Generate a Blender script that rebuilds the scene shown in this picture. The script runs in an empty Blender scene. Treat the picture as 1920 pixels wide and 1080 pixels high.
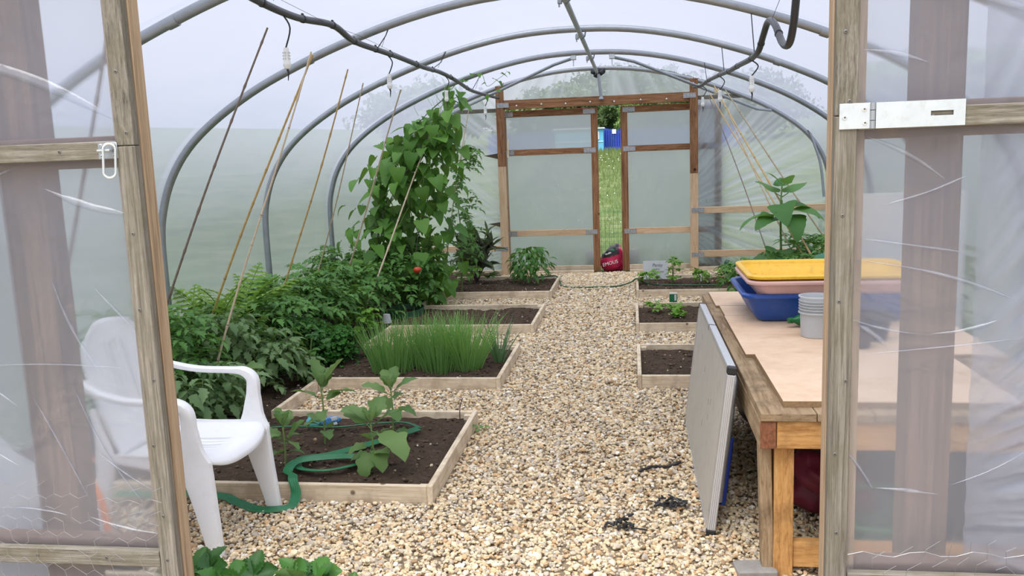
import bpy, bmesh, math, random
import numpy as np
from mathutils import Vector, Matrix, Euler, noise

random.seed(7)
rng = np.random.default_rng(11)
PI = math.pi
SC = bpy.context.scene
COL = SC.collection

# ------------------------------------------------------------------ camera
cam_d = bpy.data.cameras.new('camera')
cam_d.sensor_width = 36.0
cam_d.lens = 30.0
cam_d.clip_start = 0.05
cam_d.clip_end = 400
cam = bpy.data.objects.new('camera', cam_d)
COL.objects.link(cam)
R3 = Matrix(((0.98982015, 0.01479998, 0.14155221),
             (0.1375523, 0.15589261, -0.97814971),
             (-0.03654354, 0.98766313, 0.15226988)))
cam.matrix_world = Matrix.Translation((0, 0, 1.6)) @ R3.to_4x4()
SC.camera = cam

# ------------------------------------------------------------------ sky
W = bpy.data.worlds.new('sky')
SC.world = W
W.use_nodes = True
nt = W.node_tree
nt.nodes.clear()
wo = nt.nodes.new('ShaderNodeOutputWorld')
bg = nt.nodes.new('ShaderNodeBackground')
tc = nt.nodes.new('ShaderNodeTexCoord')
mp = nt.nodes.new('ShaderNodeMapping')
mp.inputs['Scale'].default_value = (1.0, 1.0, 2.2)
nz = nt.nodes.new('ShaderNodeTexNoise')
nz.inputs['Scale'].default_value = 1.7
nz.inputs['Detail'].default_value = 6
nz.inputs['Roughness'].default_value = 0.55
cr = nt.nodes.new('ShaderNodeValToRGB')
cr.color_ramp.elements[0].position = 0.34
cr.color_ramp.elements[0].color = (0.44, 0.58, 0.82, 1)
cr.color_ramp.elements[1].position = 0.50
cr.color_ramp.elements[1].color = (0.93, 0.94, 1.0, 1)
nt.links.new(tc.outputs['Generated'], mp.inputs[0])
nt.links.new(mp.outputs[0], nz.inputs['Vector'])
nt.links.new(nz.outputs['Fac'], cr.inputs[0])
sx = nt.nodes.new('ShaderNodeSeparateXYZ')
nt.links.new(tc.outputs['Generated'], sx.inputs[0])
ov = nt.nodes.new('ShaderNodeMapRange')       # standard overcast sky: zenith three times the horizon
ov.inputs['From Min'].default_value = 0.0; ov.inputs['From Max'].default_value = 1.0
ov.inputs['To Min'].default_value = 0.40; ov.inputs['To Max'].default_value = 1.25
nt.links.new(sx.outputs[2], ov.inputs['Value'])
mu = nt.nodes.new('ShaderNodeVectorMath'); mu.operation = 'SCALE'
nt.links.new(cr.outputs[0], mu.inputs[0]); nt.links.new(ov.outputs[0], mu.inputs['Scale'])
nt.links.new(mu.outputs[0], bg.inputs[0])
bg.inputs[1].default_value = 1.5
nt.links.new(bg.outputs[0], wo.inputs[0])

# ------------------------------------------------------------------ soft high sun behind thin cloud
sd = bpy.data.lights.new('sun', 'SUN')
sd.energy = 3.3
sd.angle = math.radians(50)
sd.color = (1.0, 0.97, 0.92)
sun = bpy.data.objects.new('sun', sd)
COL.objects.link(sun)
sun.rotation_euler = (math.radians(22), 0, math.radians(-20))

SC.view_settings.view_transform = 'Standard'
SC.view_settings.look = 'None'
SC.view_settings.gamma = 1.0
SC.view_settings.exposure = 0.67
SC.view_settings.use_curve_mapping = False
SC.cycles.max_bounces = 14
SC.cycles.transparent_max_bounces = 24
SC.cycles.transmission_bounces = 10
SC.cycles.diffuse_bounces = 6

# ------------------------------------------------------------------ materials
class NT:
    def __init__(s, name):
        s.m = bpy.data.materials.new(name)
        s.m.use_nodes = True
        s.t = s.m.node_tree
        s.t.nodes.clear()
        s.out = s.n('OutputMaterial')
    def n(s, kind, **kw):
        nd = s.t.nodes.new('ShaderNode' + kind)
        for k, v in kw.items():
            if k in nd.inputs: nd.inputs[k].default_value = v
            else: setattr(nd, k, v)
        return nd
    def l(s, a, b): s.t.links.new(a, b)
    def ramp(s, fac, stops):
        r = s.n('ValToRGB')
        e = r.color_ramp.elements
        while len(e) < len(stops): e.new(0.5)
        for i, (p, c) in enumerate(stops):
            e[i].position = p
            e[i].color = (*c, 1) if len(c) == 3 else c
        s.l(fac, r.inputs[0])
        return r.outputs[0]
    def mixc(s, f, a, b, mode='MIX'):
        m = s.n('Mix', data_type='RGBA', blend_type=mode)
        for sock, v in ((m.inputs[0], f), (m.inputs[6], a), (m.inputs[7], b)):
            if isinstance(v, (int, float)): sock.default_value = v
            elif isinstance(v, tuple): sock.default_value = (*v, 1)
            else: s.l(v, sock)
        return m.outputs[2]
    def math(s, op, a, b=0.0, clamp=False):
        m = s.n('Math', operation=op, use_clamp=clamp)
        for sock, v in ((m.inputs[0], a), (m.inputs[1], b)):
            if isinstance(v, (int, float)): sock.default_value = v
            else: s.l(v, sock)
        return m.outputs[0]
    def bsdf(s, color, rough=0.6, metal=0.0, bump=None, bstr=0.3, bdist=0.01, spec=0.5, **kw):
        p = s.n('BsdfPrincipled')
        if isinstance(color, tuple): p.inputs['Base Color'].default_value = (*color, 1)
        else: s.l(color, p.inputs['Base Color'])
        if isinstance(rough, (int, float)): p.inputs['Roughness'].default_value = rough
        else: s.l(rough, p.inputs['Roughness'])
        p.inputs['Metallic'].default_value = metal
        p.inputs['Specular IOR Level'].default_value = spec
        for k, v in kw.items(): p.inputs[k].default_value = v
        if bump is not None:
            b = s.n('Bump')
            b.inputs['Strength'].default_value = bstr
            b.inputs['Distance'].default_value = bdist
            s.l(bump, b.inputs['Height'])
            s.l(b.outputs[0], p.inputs['Normal'])
        return p.outputs[0]
    def done(s, sh):
        s.l(sh, s.out.inputs[0])
        return s.m

def wood(name, c0, c1, c2, stain=None, rough=0.75, scale=5.0, knots=0.0):
    t = NT(name)
    co = t.n('TexCoord')
    oi = t.n('ObjectInfo')
    off = t.n('VectorMath', operation='ADD')
    sc = t.n('VectorMath', operation='SCALE')
    cb = t.n('CombineXYZ')
    t.l(oi.outputs['Random'], cb.inputs[0]); t.l(oi.outputs['Random'], cb.inputs[1]); t.l(oi.outputs['Random'], cb.inputs[2])
    t.l(cb.outputs[0], sc.inputs[0]); sc.inputs['Scale'].default_value = 37.0
    t.l(co.outputs['Generated'], off.inputs[0]); t.l(sc.outputs[0], off.inputs[1])
    a = t.n('TexNoise', Scale=scale, Detail=5.0, Roughness=0.6, Distortion=0.6)
    t.l(off.outputs[0], a.inputs['Vector'])
    b = t.n('TexNoise', Scale=scale * 5, Detail=3.0, Roughness=0.7)
    t.l(off.outputs[0], b.inputs['Vector'])
    f = t.math('ADD', t.math('MULTIPLY', a.outputs['Fac'], 0.65), t.math('MULTIPLY', b.outputs['Fac'], 0.35))
    c = t.ramp(f, [(0.36, c0), (0.5, c1), (0.66, c2)])
    tone = t.math('ADD', t.math('MULTIPLY', oi.outputs['Random'], 0.22), 0.89)
    hv = t.n('HueSaturation'); t.l(tone, hv.inputs['Value']); t.l(c, hv.inputs['Color'])
    c = hv.outputs[0]
    if stain:
        d = t.n('TexNoise', Scale=7.0, Detail=4.0, Roughness=0.65)
        t.l(co.outputs['Object'], d.inputs['Vector'])
        c = t.mixc(t.math('MULTIPLY', t.ramp(d.outputs['Fac'], [(0.48, (0, 0, 0)), (0.66, (1, 1, 1))]), 0.6), c, stain)
    if knots:
        v = t.n('TexVoronoi', Scale=knots)
        va = t.n('VectorMath', operation='ADD'); t.l(co.outputs['Object'], va.inputs[0]); t.l(sc.outputs[0], va.inputs[1])
        t.l(va.outputs[0], v.inputs['Vector'])
        c = t.mixc(t.ramp(v.outputs['Distance'], [(0.05, (1, 1, 1)), (0.10, (0, 0, 0))]), c, tuple(x * 0.35 for x in c0))
    return t.done(t.bsdf(c, rough, bump=f, bstr=0.35, bdist=0.004, spec=0.25))

def plain(name, c, rough=0.5, metal=0.0, var=0.08, nscale=8.0, dirt=None, spec=0.5, dfac=0.5, trans=0.0):
    t = NT(name)
    co = t.n('TexCoord')
    a = t.n('TexNoise', Scale=nscale, Detail=5.0, Roughness=0.6)
    t.l(co.outputs['Object'], a.inputs['Vector'])
    col = t.mixc(a.outputs['Fac'], tuple(max(0, x * (1 - var * 2)) for x in c), tuple(min(1, x * (1 + var * 2)) for x in c))
    if dirt:
        d = t.n('TexNoise', Scale=nscale * 3, Detail=6.0, Roughness=0.75)
        t.l(co.outputs['Object'], d.inputs['Vector'])
        col = t.mixc(t.math('MULTIPLY', t.ramp(d.outputs['Fac'], [(0.52, (0, 0, 0)), (0.72, (1, 1, 1))]), dfac), col, dirt)
    sh = t.bsdf(col, rough, metal, bump=a.outputs['Fac'], bstr=0.1, bdist=0.003, spec=spec)
    if trans:
        tr = t.n('BsdfTranslucent'); t.l(col, tr.inputs[0])
        m = t.n('MixShader', Fac=trans); t.l(sh, m.inputs[1]); t.l(tr.outputs[0], m.inputs[2]); sh = m.outputs[0]
    return t.done(sh)

def leafmat(name, c, c2=None, rough=0.5, tr=0.3, vein=0.0):
    t = NT(name)
    oi = t.n('ObjectInfo')
    co = t.n('TexCoord')
    a = t.n('TexNoise', Scale=11.0, Detail=3.0)
    t.l(co.outputs['Object'], a.inputs['Vector'])
    f = t.math('ADD', t.math('MULTIPLY', oi.outputs['Random'], 0.7), t.math('MULTIPLY', a.outputs['Fac'], 0.4))
    c2 = c2 or tuple(min(1, x * 2.0) for x in c)
    col = t.mixc(f, c, c2)
    hv = t.n('HueSaturation'); t.l(col, hv.inputs['Color']); hv.inputs['Saturation'].default_value = 1.0
    geo = t.n('NewGeometry')
    back = t.mixc(geo.outputs['Backfacing'], col, t.mixc(0.25, col, (0.35, 0.42, 0.28)))
    sh = t.bsdf(back, rough, spec=0.35, bump=a.outputs['Fac'], bstr=0.25, bdist=0.01)
    tl = t.n('BsdfTranslucent'); t.l(t.mixc(0.5, col, (0.25, 0.42, 0.04)), tl.inputs[0])
    m = t.n('MixShader', Fac=tr); t.l(sh, m.inputs[1]); t.l(tl.outputs[0], m.inputs[2])
    return t.done(m.outputs[0])

def filmmat(name, opac=0.7, var=0.12, tint=(0.9, 0.91, 0.95), algae=True, blur=0.0, foldw=0.5, refl=0.2):
    """polythene sheet: part clear, part milky; folds are double layers and so milkier"""
    t = NT(name)
    co = t.n('TexCoord')
    a = t.n('TexNoise', Scale=0.9, Detail=5.0, Roughness=0.6); t.l(co.outputs['Object'], a.inputs['Vector'])
    at = t.n('Attribute', attribute_name='fold')
    o = t.math('ADD', t.math('MULTIPLY', t.math('SUBTRACT', a.outputs['Fac'], 0.5), var * 2), opac)
    o = t.math('ADD', o, t.math('MULTIPLY', at.outputs['Fac'], foldw), clamp=True)
    o = t.math('MINIMUM', o, 0.97)
    col = tint
    if algae:
        sx = t.n('SeparateXYZ'); t.l(co.outputs['Object'], sx.inputs[0])
        b = t.n('TexNoise', Scale=2.2, Detail=7.0, Roughness=0.7); t.l(co.outputs['Object'], b.inputs['Vector'])
        h = t.math('MULTIPLY', t.math('SUBTRACT', 1.5, sx.outputs[2]), 0.55, clamp=True)
        g = t.math('MULTIPLY', h, t.math('ADD', t.math('MULTIPLY', b.outputs['Fac'], 1.2), 0.1), clamp=True)
        col = t.mixc(g, tint, (0.29, 0.35, 0.32))
        h2 = t.math('MULTIPLY', t.math('SUBTRACT', 0.42, sx.outputs[2]), 3.0, clamp=True)
        g2 = t.math('MULTIPLY', h2, t.ramp(b.outputs['Fac'], [(0.4, (0, 0, 0)), (0.65, (1, 1, 1))]), clamp=True)
        col = t.mixc(t.math('MULTIPLY', g2, 0.65), col, (0.16, 0.2, 0.14))
    tl = t.n('BsdfTranslucent'); df = t.n('BsdfDiffuse')
    for nd in (tl, df):
        if isinstance(col, tuple): nd.inputs[0].default_value = (*col, 1)
        else: t.l(col, nd.inputs[0])
    m1 = t.n('MixShader', Fac=refl); t.l(tl.outputs[0], m1.inputs[1]); t.l(df.outputs[0], m1.inputs[2])
    clear = t.n('BsdfTransparent', Color=((0.93, 0.94, 0.96, 1) if blur else (0.88, 0.90, 0.94, 1))).outputs[0]
    if blur:
        rf = t.n('BsdfRefraction', Color=(0.95, 0.96, 0.97, 1), Roughness=blur, IOR=1.012)
        mm = t.n('MixShader', Fac=0.75); t.l(clear, mm.inputs[1]); t.l(rf.outputs[0], mm.inputs[2]); clear = mm.outputs[0]
    m2 = t.n('MixShader'); t.l(o, m2.inputs[0]); t.l(clear, m2.inputs[1]); t.l(m1.outputs[0], m2.inputs[2])
    gl = t.n('BsdfGlossy', Roughness=0.22)
    w = t.n('TexNoise', Scale=3.0, Detail=4.0, Distortion=1.5); t.l(co.outputs['Object'], w.inputs['Vector'])
    bp = t.n('Bump', Strength=0.35, Distance=0.05); t.l(w.outputs['Fac'], bp.inputs['Height'])
    t.l(bp.outputs[0], gl.inputs['Normal'])
    m3 = t.n('MixShader', Fac=0.05); t.l(m2.outputs[0], m3.inputs[1]); t.l(gl.outputs[0], m3.inputs[2])
    return t.done(m3.outputs[0])

def vcolmat(name, rough=0.8, nz=60.0):
    t = NT(name)
    at = t.n('Attribute', attribute_name='Col')
    co = t.n('TexCoord')
    a = t.n('TexNoise', Scale=nz, Detail=3.0); t.l(co.outputs['Object'], a.inputs['Vector'])
    c = t.mixc(t.math('MULTIPLY', a.outputs['Fac'], 0.5), at.outputs['Color'], (0.22, 0.17, 0.11), 'MULTIPLY')
    c = t.mixc(0.65, c, at.outputs['Color'])
    return t.done(t.bsdf(c, rough, spec=0.25, bump=a.outputs['Fac'], bstr=0.2, bdist=0.003))

def soilmat():
    t = NT('soil')
    co = t.n('TexCoord')
    a = t.n('TexNoise', Scale=30.0, Detail=8.0, Roughness=0.75); t.l(co.outputs['Object'], a.inputs['Vector'])
    b = t.n('TexNoise', Scale=4.0, Detail=4.0); t.l(co.outputs['Object'], b.inputs['Vector'])
    c = t.ramp(a.outputs['Fac'], [(0.3, (0.030, 0.020, 0.014)), (0.55, (0.085, 0.058, 0.040)), (0.75, (0.17, 0.125, 0.09))])
    c = t.mixc(t.math('MULTIPLY', b.outputs['Fac'], 0.5), c, (0.13, 0.09, 0.062))
    return t.done(t.bsdf(c, 0.95, spec=0.1, bump=a.outputs['Fac'], bstr=1.0, bdist=0.02))

def platemat():
    t = NT('galvanised_nail_plate')
    co = t.n('TexCoord')
    mp = t.n('Mapping'); mp.inputs['Scale'].default_value = (55, 55, 55); t.l(co.outputs['Object'], mp.inputs[0])
    v = t.n('TexVoronoi', Scale=1.0, Randomness=0.15); t.l(mp.outputs[0], v.inputs['Vector'])
    c = t.ramp(v.outputs['Distance'], [(0.26, (0.05, 0.045, 0.04)), (0.34, (0.52, 0.53, 0.54))])
    return t.done(t.bsdf(c, 0.45, 0.6))

def grassmat():
    t = NT('meadow_ground')
    co = t.n('TexCoord')
    a = t.n('TexNoise', Scale=1.2, Detail=9.0, Roughness=0.7); t.l(co.outputs['Object'], a.inputs['Vector'])
    c = t.ramp(a.outputs['Fac'], [(0.3, (0.045, 0.07, 0.022)), (0.5, (0.085, 0.12, 0.040)), (0.7, (0.15, 0.16, 0.075))])
    return t.done(t.bsdf(c, 0.9, spec=0.1, bump=a.outputs['Fac'], bstr=0.6, bdist=0.1))

M = dict(
    board=wood('pale_sawn_softwood', (0.50, 0.39, 0.26), (0.70, 0.58, 0.42), (0.80, 0.69, 0.54), stain=(0.40, 0.30, 0.20), knots=6.0),
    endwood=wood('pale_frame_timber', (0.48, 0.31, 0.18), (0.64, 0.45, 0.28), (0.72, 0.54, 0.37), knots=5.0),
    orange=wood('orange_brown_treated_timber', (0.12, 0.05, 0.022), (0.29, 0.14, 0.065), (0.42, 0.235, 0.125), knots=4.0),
    grey=wood('weathered_grey_batten', (0.075, 0.067, 0.056), (0.165, 0.148, 0.122), (0.265, 0.245, 0.212), stain=(0.12, 0.105, 0.065), scale=7.0, knots=4.0),
    tan=wood('tan_door_timber', (0.20, 0.135, 0.085), (0.34, 0.24, 0.155), (0.45, 0.34, 0.235), scale=4.0),
    post=wood('brown_door_post_timber', (0.075, 0.04, 0.024), (0.15, 0.085, 0.05), (0.22, 0.13, 0.08)),
    bench=wood('orange_bench_timber', (0.36, 0.17, 0.055), (0.55, 0.29, 0.10), (0.64, 0.37, 0.15), stain=(0.22, 0.11, 0.04)),
    deck=wood('dull_deck_plank', (0.20, 0.125, 0.065), (0.36, 0.25, 0.145), (0.46, 0.34, 0.21), stain=(0.10, 0.07, 0.04)),
    endgrain=wood('red_brown_end_grain', (0.15, 0.06, 0.03), (0.26, 0.10, 0.05), (0.33, 0.15, 0.08)),
    ply=wood('pale_plywood_face', (0.62, 0.42, 0.27), (0.70, 0.50, 0.34), (0.76, 0.57, 0.41), rough=0.55, scale=3.0),
    chip=plain('chipboard_edge', (0.30, 0.19, 0.10), 0.9, var=0.3, nscale=90.0),
    steel=plain('galvanised_steel_tube', (0.36, 0.38, 0.405), 0.40, 0.7, var=0.10, nscale=14.0),
    zinc=plain('bright_zinc_plate', (0.62, 0.66, 0.68), 0.4, 0.7, var=0.06, nscale=20.0, dirt=(0.5, 0.5, 0.48)),
    plate=platemat(),
    nail=plain('dull_nail_head', (0.16, 0.155, 0.15), 0.5, 0.5),
    darkpipe=plain('black_irrigation_pipe', (0.045, 0.042, 0.048), 0.38, var=0.2),
    black=plain('black_plastic', (0.02, 0.02, 0.022), 0.45, var=0.2),
    white=plain('white_garden_chair_plastic', (0.80, 0.80, 0.82), 0.38, var=0.02, dirt=(0.62, 0.60, 0.55), dfac=0.25, nscale=6.0),
    whitep=plain('white_plastic', (0.82, 0.81, 0.78), 0.4, var=0.04),
    blue=plain('blue_tub_plastic', (0.018, 0.085, 0.36), 0.38, var=0.06, dirt=(0.10, 0.16, 0.34), dfac=0.3, nscale=4.0),
    yellow=plain('yellow_tub_plastic', (0.86, 0.52, 0.04), 0.4, var=0.04, dirt=(0.42, 0.20, 0.03), dfac=0.45, nscale=9.0),
    pink=plain('faded_pink_tub_plastic', (0.72, 0.46, 0.42), 0.45, var=0.05, dirt=(0.55, 0.22, 0.2), dfac=0.3, nscale=5.0),
    clearp=plain('clear_cloudy_plastic', (0.74, 0.76, 0.77), 0.3, var=0.04, trans=0.45),
    greenb=plain('green_bottle_plastic', (0.02, 0.20, 0.06), 0.15, var=0.1, trans=0.3),
    hose=plain('flat_green_hose', (0.012, 0.15, 0.055), 0.45, var=0.15, nscale=20.0),
    hosed=plain('dark_green_hose', (0.03, 0.10, 0.045), 0.45, var=0.15),
    panel=plain('aluminium_table_laminate', (0.50, 0.465, 0.40), 0.55, 0.05, var=0.04, nscale=5.0, dirt=(0.22, 0.2, 0.18), dfac=0.35),
    alu=plain('ribbed_aluminium_edge', (0.60, 0.60, 0.62), 0.38, 0.75, var=0.04),
    red=plain('dark_red_sack_fabric', (0.15, 0.010, 0.024), 0.6, var=0.2, nscale=10.0),
    bagred=plain('crimson_compost_sack', (0.52, 0.012, 0.075), 0.35, var=0.25, nscale=14.0),
    tomred=plain('ripe_tomato_skin', (0.50, 0.055, 0.02), 0.35, var=0.1),
    navy=plain('navy_cover', (0.012, 0.016, 0.05), 0.5, var=0.3),
    cobalt=plain('cobalt_blue_cover', (0.01, 0.04, 0.30), 0.5, var=0.2),
    tgreen=plain('green_rubber', (0.01, 0.15, 0.07), 0.5, var=0.15),
    orangep=plain('orange_handle_plastic', (0.85, 0.22, 0.03), 0.4, var=0.05),
    terra=plain('terracotta', (0.34, 0.17, 0.10), 0.85, var=0.15),
    terra2=plain('grey_stone', (0.27, 0.25, 0.23), 0.9, var=0.2, nscale=30.0),
    card=plain('pale_grey_card', (0.60, 0.62, 0.62), 0.7, var=0.03),
    ink=plain('grey_ink', (0.16, 0.17, 0.17), 0.8),
    lblue=plain('pale_blue_foil', (0.18, 0.60, 0.88), 0.3, var=0.3, nscale=30.0),
    mblue=plain('mid_blue_foil', (0.05, 0.22, 0.50), 0.35, var=0.5, nscale=40.0, dirt=(0.6, 0.75, 0.85), dfac=0.8),
    shed=plain('light_blue_shed_paint', (0.12, 0.42, 0.62), 0.6),
    fence=plain('royal_blue_fence_paint', (0.015, 0.05, 0.36), 0.55, var=0.2),
    wire=plain('galvanised_wire', (0.24, 0.24, 0.25), 0.4, 0.5),
    gwire=plain('green_coated_wire', (0.05, 0.16, 0.06), 0.5),
    bamboo=plain('straw_bamboo', (0.52, 0.34, 0.13), 0.5, var=0.18, nscale=30.0),
    bambood=plain('grey_brown_bamboo', (0.20, 0.15, 0.12), 0.6, var=0.3, nscale=30.0),
    bambool=plain('pale_bamboo', (0.50, 0.40, 0.27), 0.5, var=0.15, nscale=30.0),
    stem=plain('green_stem', (0.16, 0.26, 0.07), 0.6, var=0.2),
    stemd=plain('purple_brown_stem', (0.09, 0.06, 0.07), 0.6, var=0.2),
    bark=plain('bark', (0.09, 0.065, 0.045), 0.95, var=0.4),
    bean=leafmat('bean_leaf', (0.045, 0.15, 0.018), (0.14, 0.31, 0.045), 0.5, 0.3),
    tomato=leafmat('tomato_leaf', (0.036, 0.12, 0.018), (0.12, 0.28, 0.055), 0.5, 0.25),
    tomatog=leafmat('grey_green_curled_leaf', (0.07, 0.15, 0.045), (0.19, 0.29, 0.12), 0.55, 0.25),
    fern=leafmat('fern_frond', (0.11, 0.24, 0.025), (0.26, 0.42, 0.06), 0.55, 0.35),
    parsley=leafmat('curly_parsley', (0.018, 0.10, 0.010), (0.05, 0.19, 0.02), 0.55, 0.2),
    chive=leafmat('chive_blade', (0.07, 0.24, 0.025), (0.18, 0.42, 0.07), 0.45, 0.25),
    leek=leafmat('leek_leaf', (0.03, 0.12, 0.04), (0.08, 0.22, 0.09), 0.45, 0.2),
    aub=leafmat('aubergine_leaf', (0.065, 0.165, 0.045), (0.19, 0.30, 0.095), 0.6, 0.3),
    straw=leafmat('strawberry_leaf', (0.012, 0.062, 0.018), (0.065, 0.19, 0.028), 0.45, 0.2),
    pepper=leafmat('pepper_leaf', (0.025, 0.12, 0.018), (0.10, 0.26, 0.04), 0.4, 0.25),
    purple=leafmat('dark_purple_green_leaf', (0.032, 0.045, 0.028), (0.10, 0.125, 0.065), 0.55, 0.15),
    squash=leafmat('squash_leaf', (0.06, 0.19, 0.045), (0.14, 0.30, 0.08), 0.55, 0.35),
    lime=leafmat('lime_seedling_leaf', (0.12, 0.30, 0.03), (0.24, 0.44, 0.07), 0.5, 0.35),
    tree=leafmat('tree_leaf', (0.025, 0.06, 0.014), (0.09, 0.15, 0.04), 0.6, 0.2),
    treel=leafmat('bright_tree_leaf', (0.07, 0.16, 0.03), (0.20, 0.32, 0.07), 0.6, 0.25),
    grassb=leafmat('grass_blade', (0.07, 0.12, 0.025), (0.19, 0.21, 0.07), 0.6, 0.3),
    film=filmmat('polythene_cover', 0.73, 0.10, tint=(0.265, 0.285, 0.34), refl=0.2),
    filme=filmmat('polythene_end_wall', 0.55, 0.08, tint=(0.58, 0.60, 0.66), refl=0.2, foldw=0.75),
    filmd=filmmat('polythene_far_door', 0.86, 0.06, tint=(0.42, 0.45, 0.49), refl=0.22, blur=0.3),
    filmf=filmmat('polythene_near_door', 0.38, 0.06, tint=(0.48, 0.51, 0.61), algae=False, blur=0.42, foldw=0.5, refl=0.35),
    crease=filmmat('polythene_fold', 0.0, 0.0, tint=(0.70, 0.72, 0.80), algae=False, foldw=0.45, refl=0.5),
    stone=vcolmat('flint_gravel'),
    soil=soilmat(),
    lawn=grassmat(),
)
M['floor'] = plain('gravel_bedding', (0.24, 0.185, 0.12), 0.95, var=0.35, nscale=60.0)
M['path'] = plain('added_bounce_gravel', (0.56, 0.46, 0.33), 0.95, var=0.25, nscale=40.0)  # for the added bounce ground, kept pale to throw light on front faces

# ------------------------------------------------------------------ builders
def tag(o, label=None, cat=None, group=None, kind=None):
    if label: o['label'] = label
    if cat: o['category'] = cat
    if group: o['group'] = group
    if kind: o['kind'] = kind
    return o

def empty(name, loc=(0, 0, 0), rz=0.0, label=None, cat=None, group=None, kind=None, rot=None):
    o = bpy.data.objects.new(name, None)
    o.empty_display_size = 0.05
    o.location = loc
    o.rotation_euler = rot if rot else (0, 0, rz)
    COL.objects.link(o)
    return tag(o, label, cat, group, kind)

class G:
    """geometry accumulator: several shapes, one mesh"""
    def __init__(s): s.v = []; s.f = []; s.mi = []; s.cur = 0
    def add(s, v, f, T=None):
        b = len(s.v)
        if T is not None: v = [tuple(T @ Vector(p)) for p in v]
        s.v += [tuple(p) for p in v]
        s.f += [tuple(b + i for i in q) for q in f]
        s.mi += [s.cur] * len(f)
        return s
    def box(s, lo, hi, ch=0.0, T=None):
        if ch <= 0:
            v = [(x, y, z) for x in (lo[0], hi[0]) for y in (lo[1], hi[1]) for z in (lo[2], hi[2])]
            f = [(0, 1, 3, 2), (4, 6, 7, 5), (0, 4, 5, 1), (2, 3, 7, 6), (0, 2, 6, 4), (1, 5, 7, 3)]
            return s.add(v, f, T)
        bm = bmesh.new()
        bmesh.ops.create_cube(bm, size=1.0)
        for q in bm.verts:
            q.co = Vector([(lo[i] + hi[i]) / 2 + q.co[i] * (hi[i] - lo[i]) for i in range(3)])
        bmesh.ops.bevel(bm, geom=list(bm.edges), offset=ch, segments=1, affect='EDGES')
        bm.verts.index_update()
        s.add([q.co[:] for q in bm.verts], [[q.index for q in f.verts] for f in bm.faces], T)
        bm.free()
        return s
    def tube(s, pts, r, seg=8, caps=True, T=None, flat=1.0):
        P = [Vector(p) for p in pts]; n = len(P)
        rs = r if isinstance(r, (list, tuple)) else [r] * n
        V = []; F = []
        t0 = (P[1] - P[0]).normalized()
        up = Vector((0, 0, 1)) if abs(t0.z) < 0.9 else Vector((1, 0, 0))
        for i in range(n):
            t = (P[min(i + 1, n - 1)] - P[max(i - 1, 0)]).normalized()
            a = up - t * up.dot(t)
            if a.length < 1e-4: a = Vector((1, 0, 0)) - t * t.x
            a.normalize(); b = t.cross(a); up = a
            for k in range(seg):
                w = 2 * PI * k / seg
                V.append(P[i] + a * math.cos(w) * rs[i] * flat + b * math.sin(w) * rs[i])
        for i in range(n - 1):
            for k in range(seg):
                k2 = (k + 1) % seg
                F.append((i * seg + k, i * seg + k2, (i + 1) * seg + k2, (i + 1) * seg + k))
        if caps:
            F.append(tuple(range(seg))[::-1]); F.append(tuple((n - 1) * seg + k for k in range(seg)))
        return s.add(V, F, T)
    def lathe(s, prof, seg=20, T=None):
        V = []; F = []
        for r, z in prof:
            for k in range(seg):
                w = 2 * PI * k / seg
                V.append((r * math.cos(w), r * math.sin(w), z))
        for i in range(len(prof) - 1):
            for k in range(seg):
                k2 = (k + 1) % seg
                F.append((i * seg + k, i * seg + k2, (i + 1) * seg + k2, (i + 1) * seg + k))
        F.append(tuple(range(seg))[::-1]); F.append(tuple((len(prof) - 1) * seg + k for k in range(seg)))
        return s.add(V, F, T)
    def mesh(s, name, mats, smooth=False):
        me = bpy.data.meshes.new(name)
        me.from_pydata(s.v, [], s.f)
        if not isinstance(mats, (list, tuple)): mats = [mats]
        for m in mats: me.materials.append(M[m])
        if len(mats) > 1: me.polygons.foreach_set('material_index', s.mi)
        if smooth:
            me.polygons.foreach_set('use_smooth', [True] * len(me.polygons))
            if smooth != 'all': me.set_sharp_from_angle(angle=math.radians(40))
        me.update()
        return me
    def obj(s, name, mats, parent=None, smooth=False, loc=None, rot=None):
        return inst(name, s.mesh(name, mats, smooth), parent, loc, rot)

def inst(name, me, parent=None, loc=None, rot=None, sc=None):
    o = bpy.data.objects.new(name, me)
    COL.objects.link(o)
    if parent: o.parent = parent
    if loc is not None: o.location = loc
    if rot is not None: o.rotation_euler = rot
    if sc is not None: o.scale = (sc, sc, sc)
    return o

def solid(lo, hi, name, mat, parent=None, ch=0.002, kind=None):
    """one timber or panel with its origin at its own centre"""
    c = [(lo[i] + hi[i]) / 2 for i in range(3)]
    h = [(hi[i] - lo[i]) / 2 for i in range(3)]
    o = G().box([-x for x in h], h, ch).obj(name, mat, parent)
    o.location = Vector(c) - (parent.location if parent else Vector((0, 0, 0)))
    if kind: o['kind'] = kind
    return o

def joined(name, parts, mat, parent=None, smooth=False):
    g = G()
    for v, f in parts: g.add(v, f)
    return g.obj(name, mat, parent, smooth)

def smooth_path(pts, n=6):
    P = [Vector(p) for p in pts]; out = []
    for i in range(len(P) - 1):
        p0 = P[max(i - 1, 0)]; p1 = P[i]; p2 = P[i + 1]; p3 = P[min(i + 2, len(P) - 1)]
        for k in range(n):
            t = k / n
            out.append(0.5 * ((2 * p1) + (p2 - p0) * t + (2 * p0 - 5 * p1 + 4 * p2 - p3) * t * t + (3 * p1 - p0 - 3 * p2 + p3) * t ** 3))
    out.append(P[-1])
    return out
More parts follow.
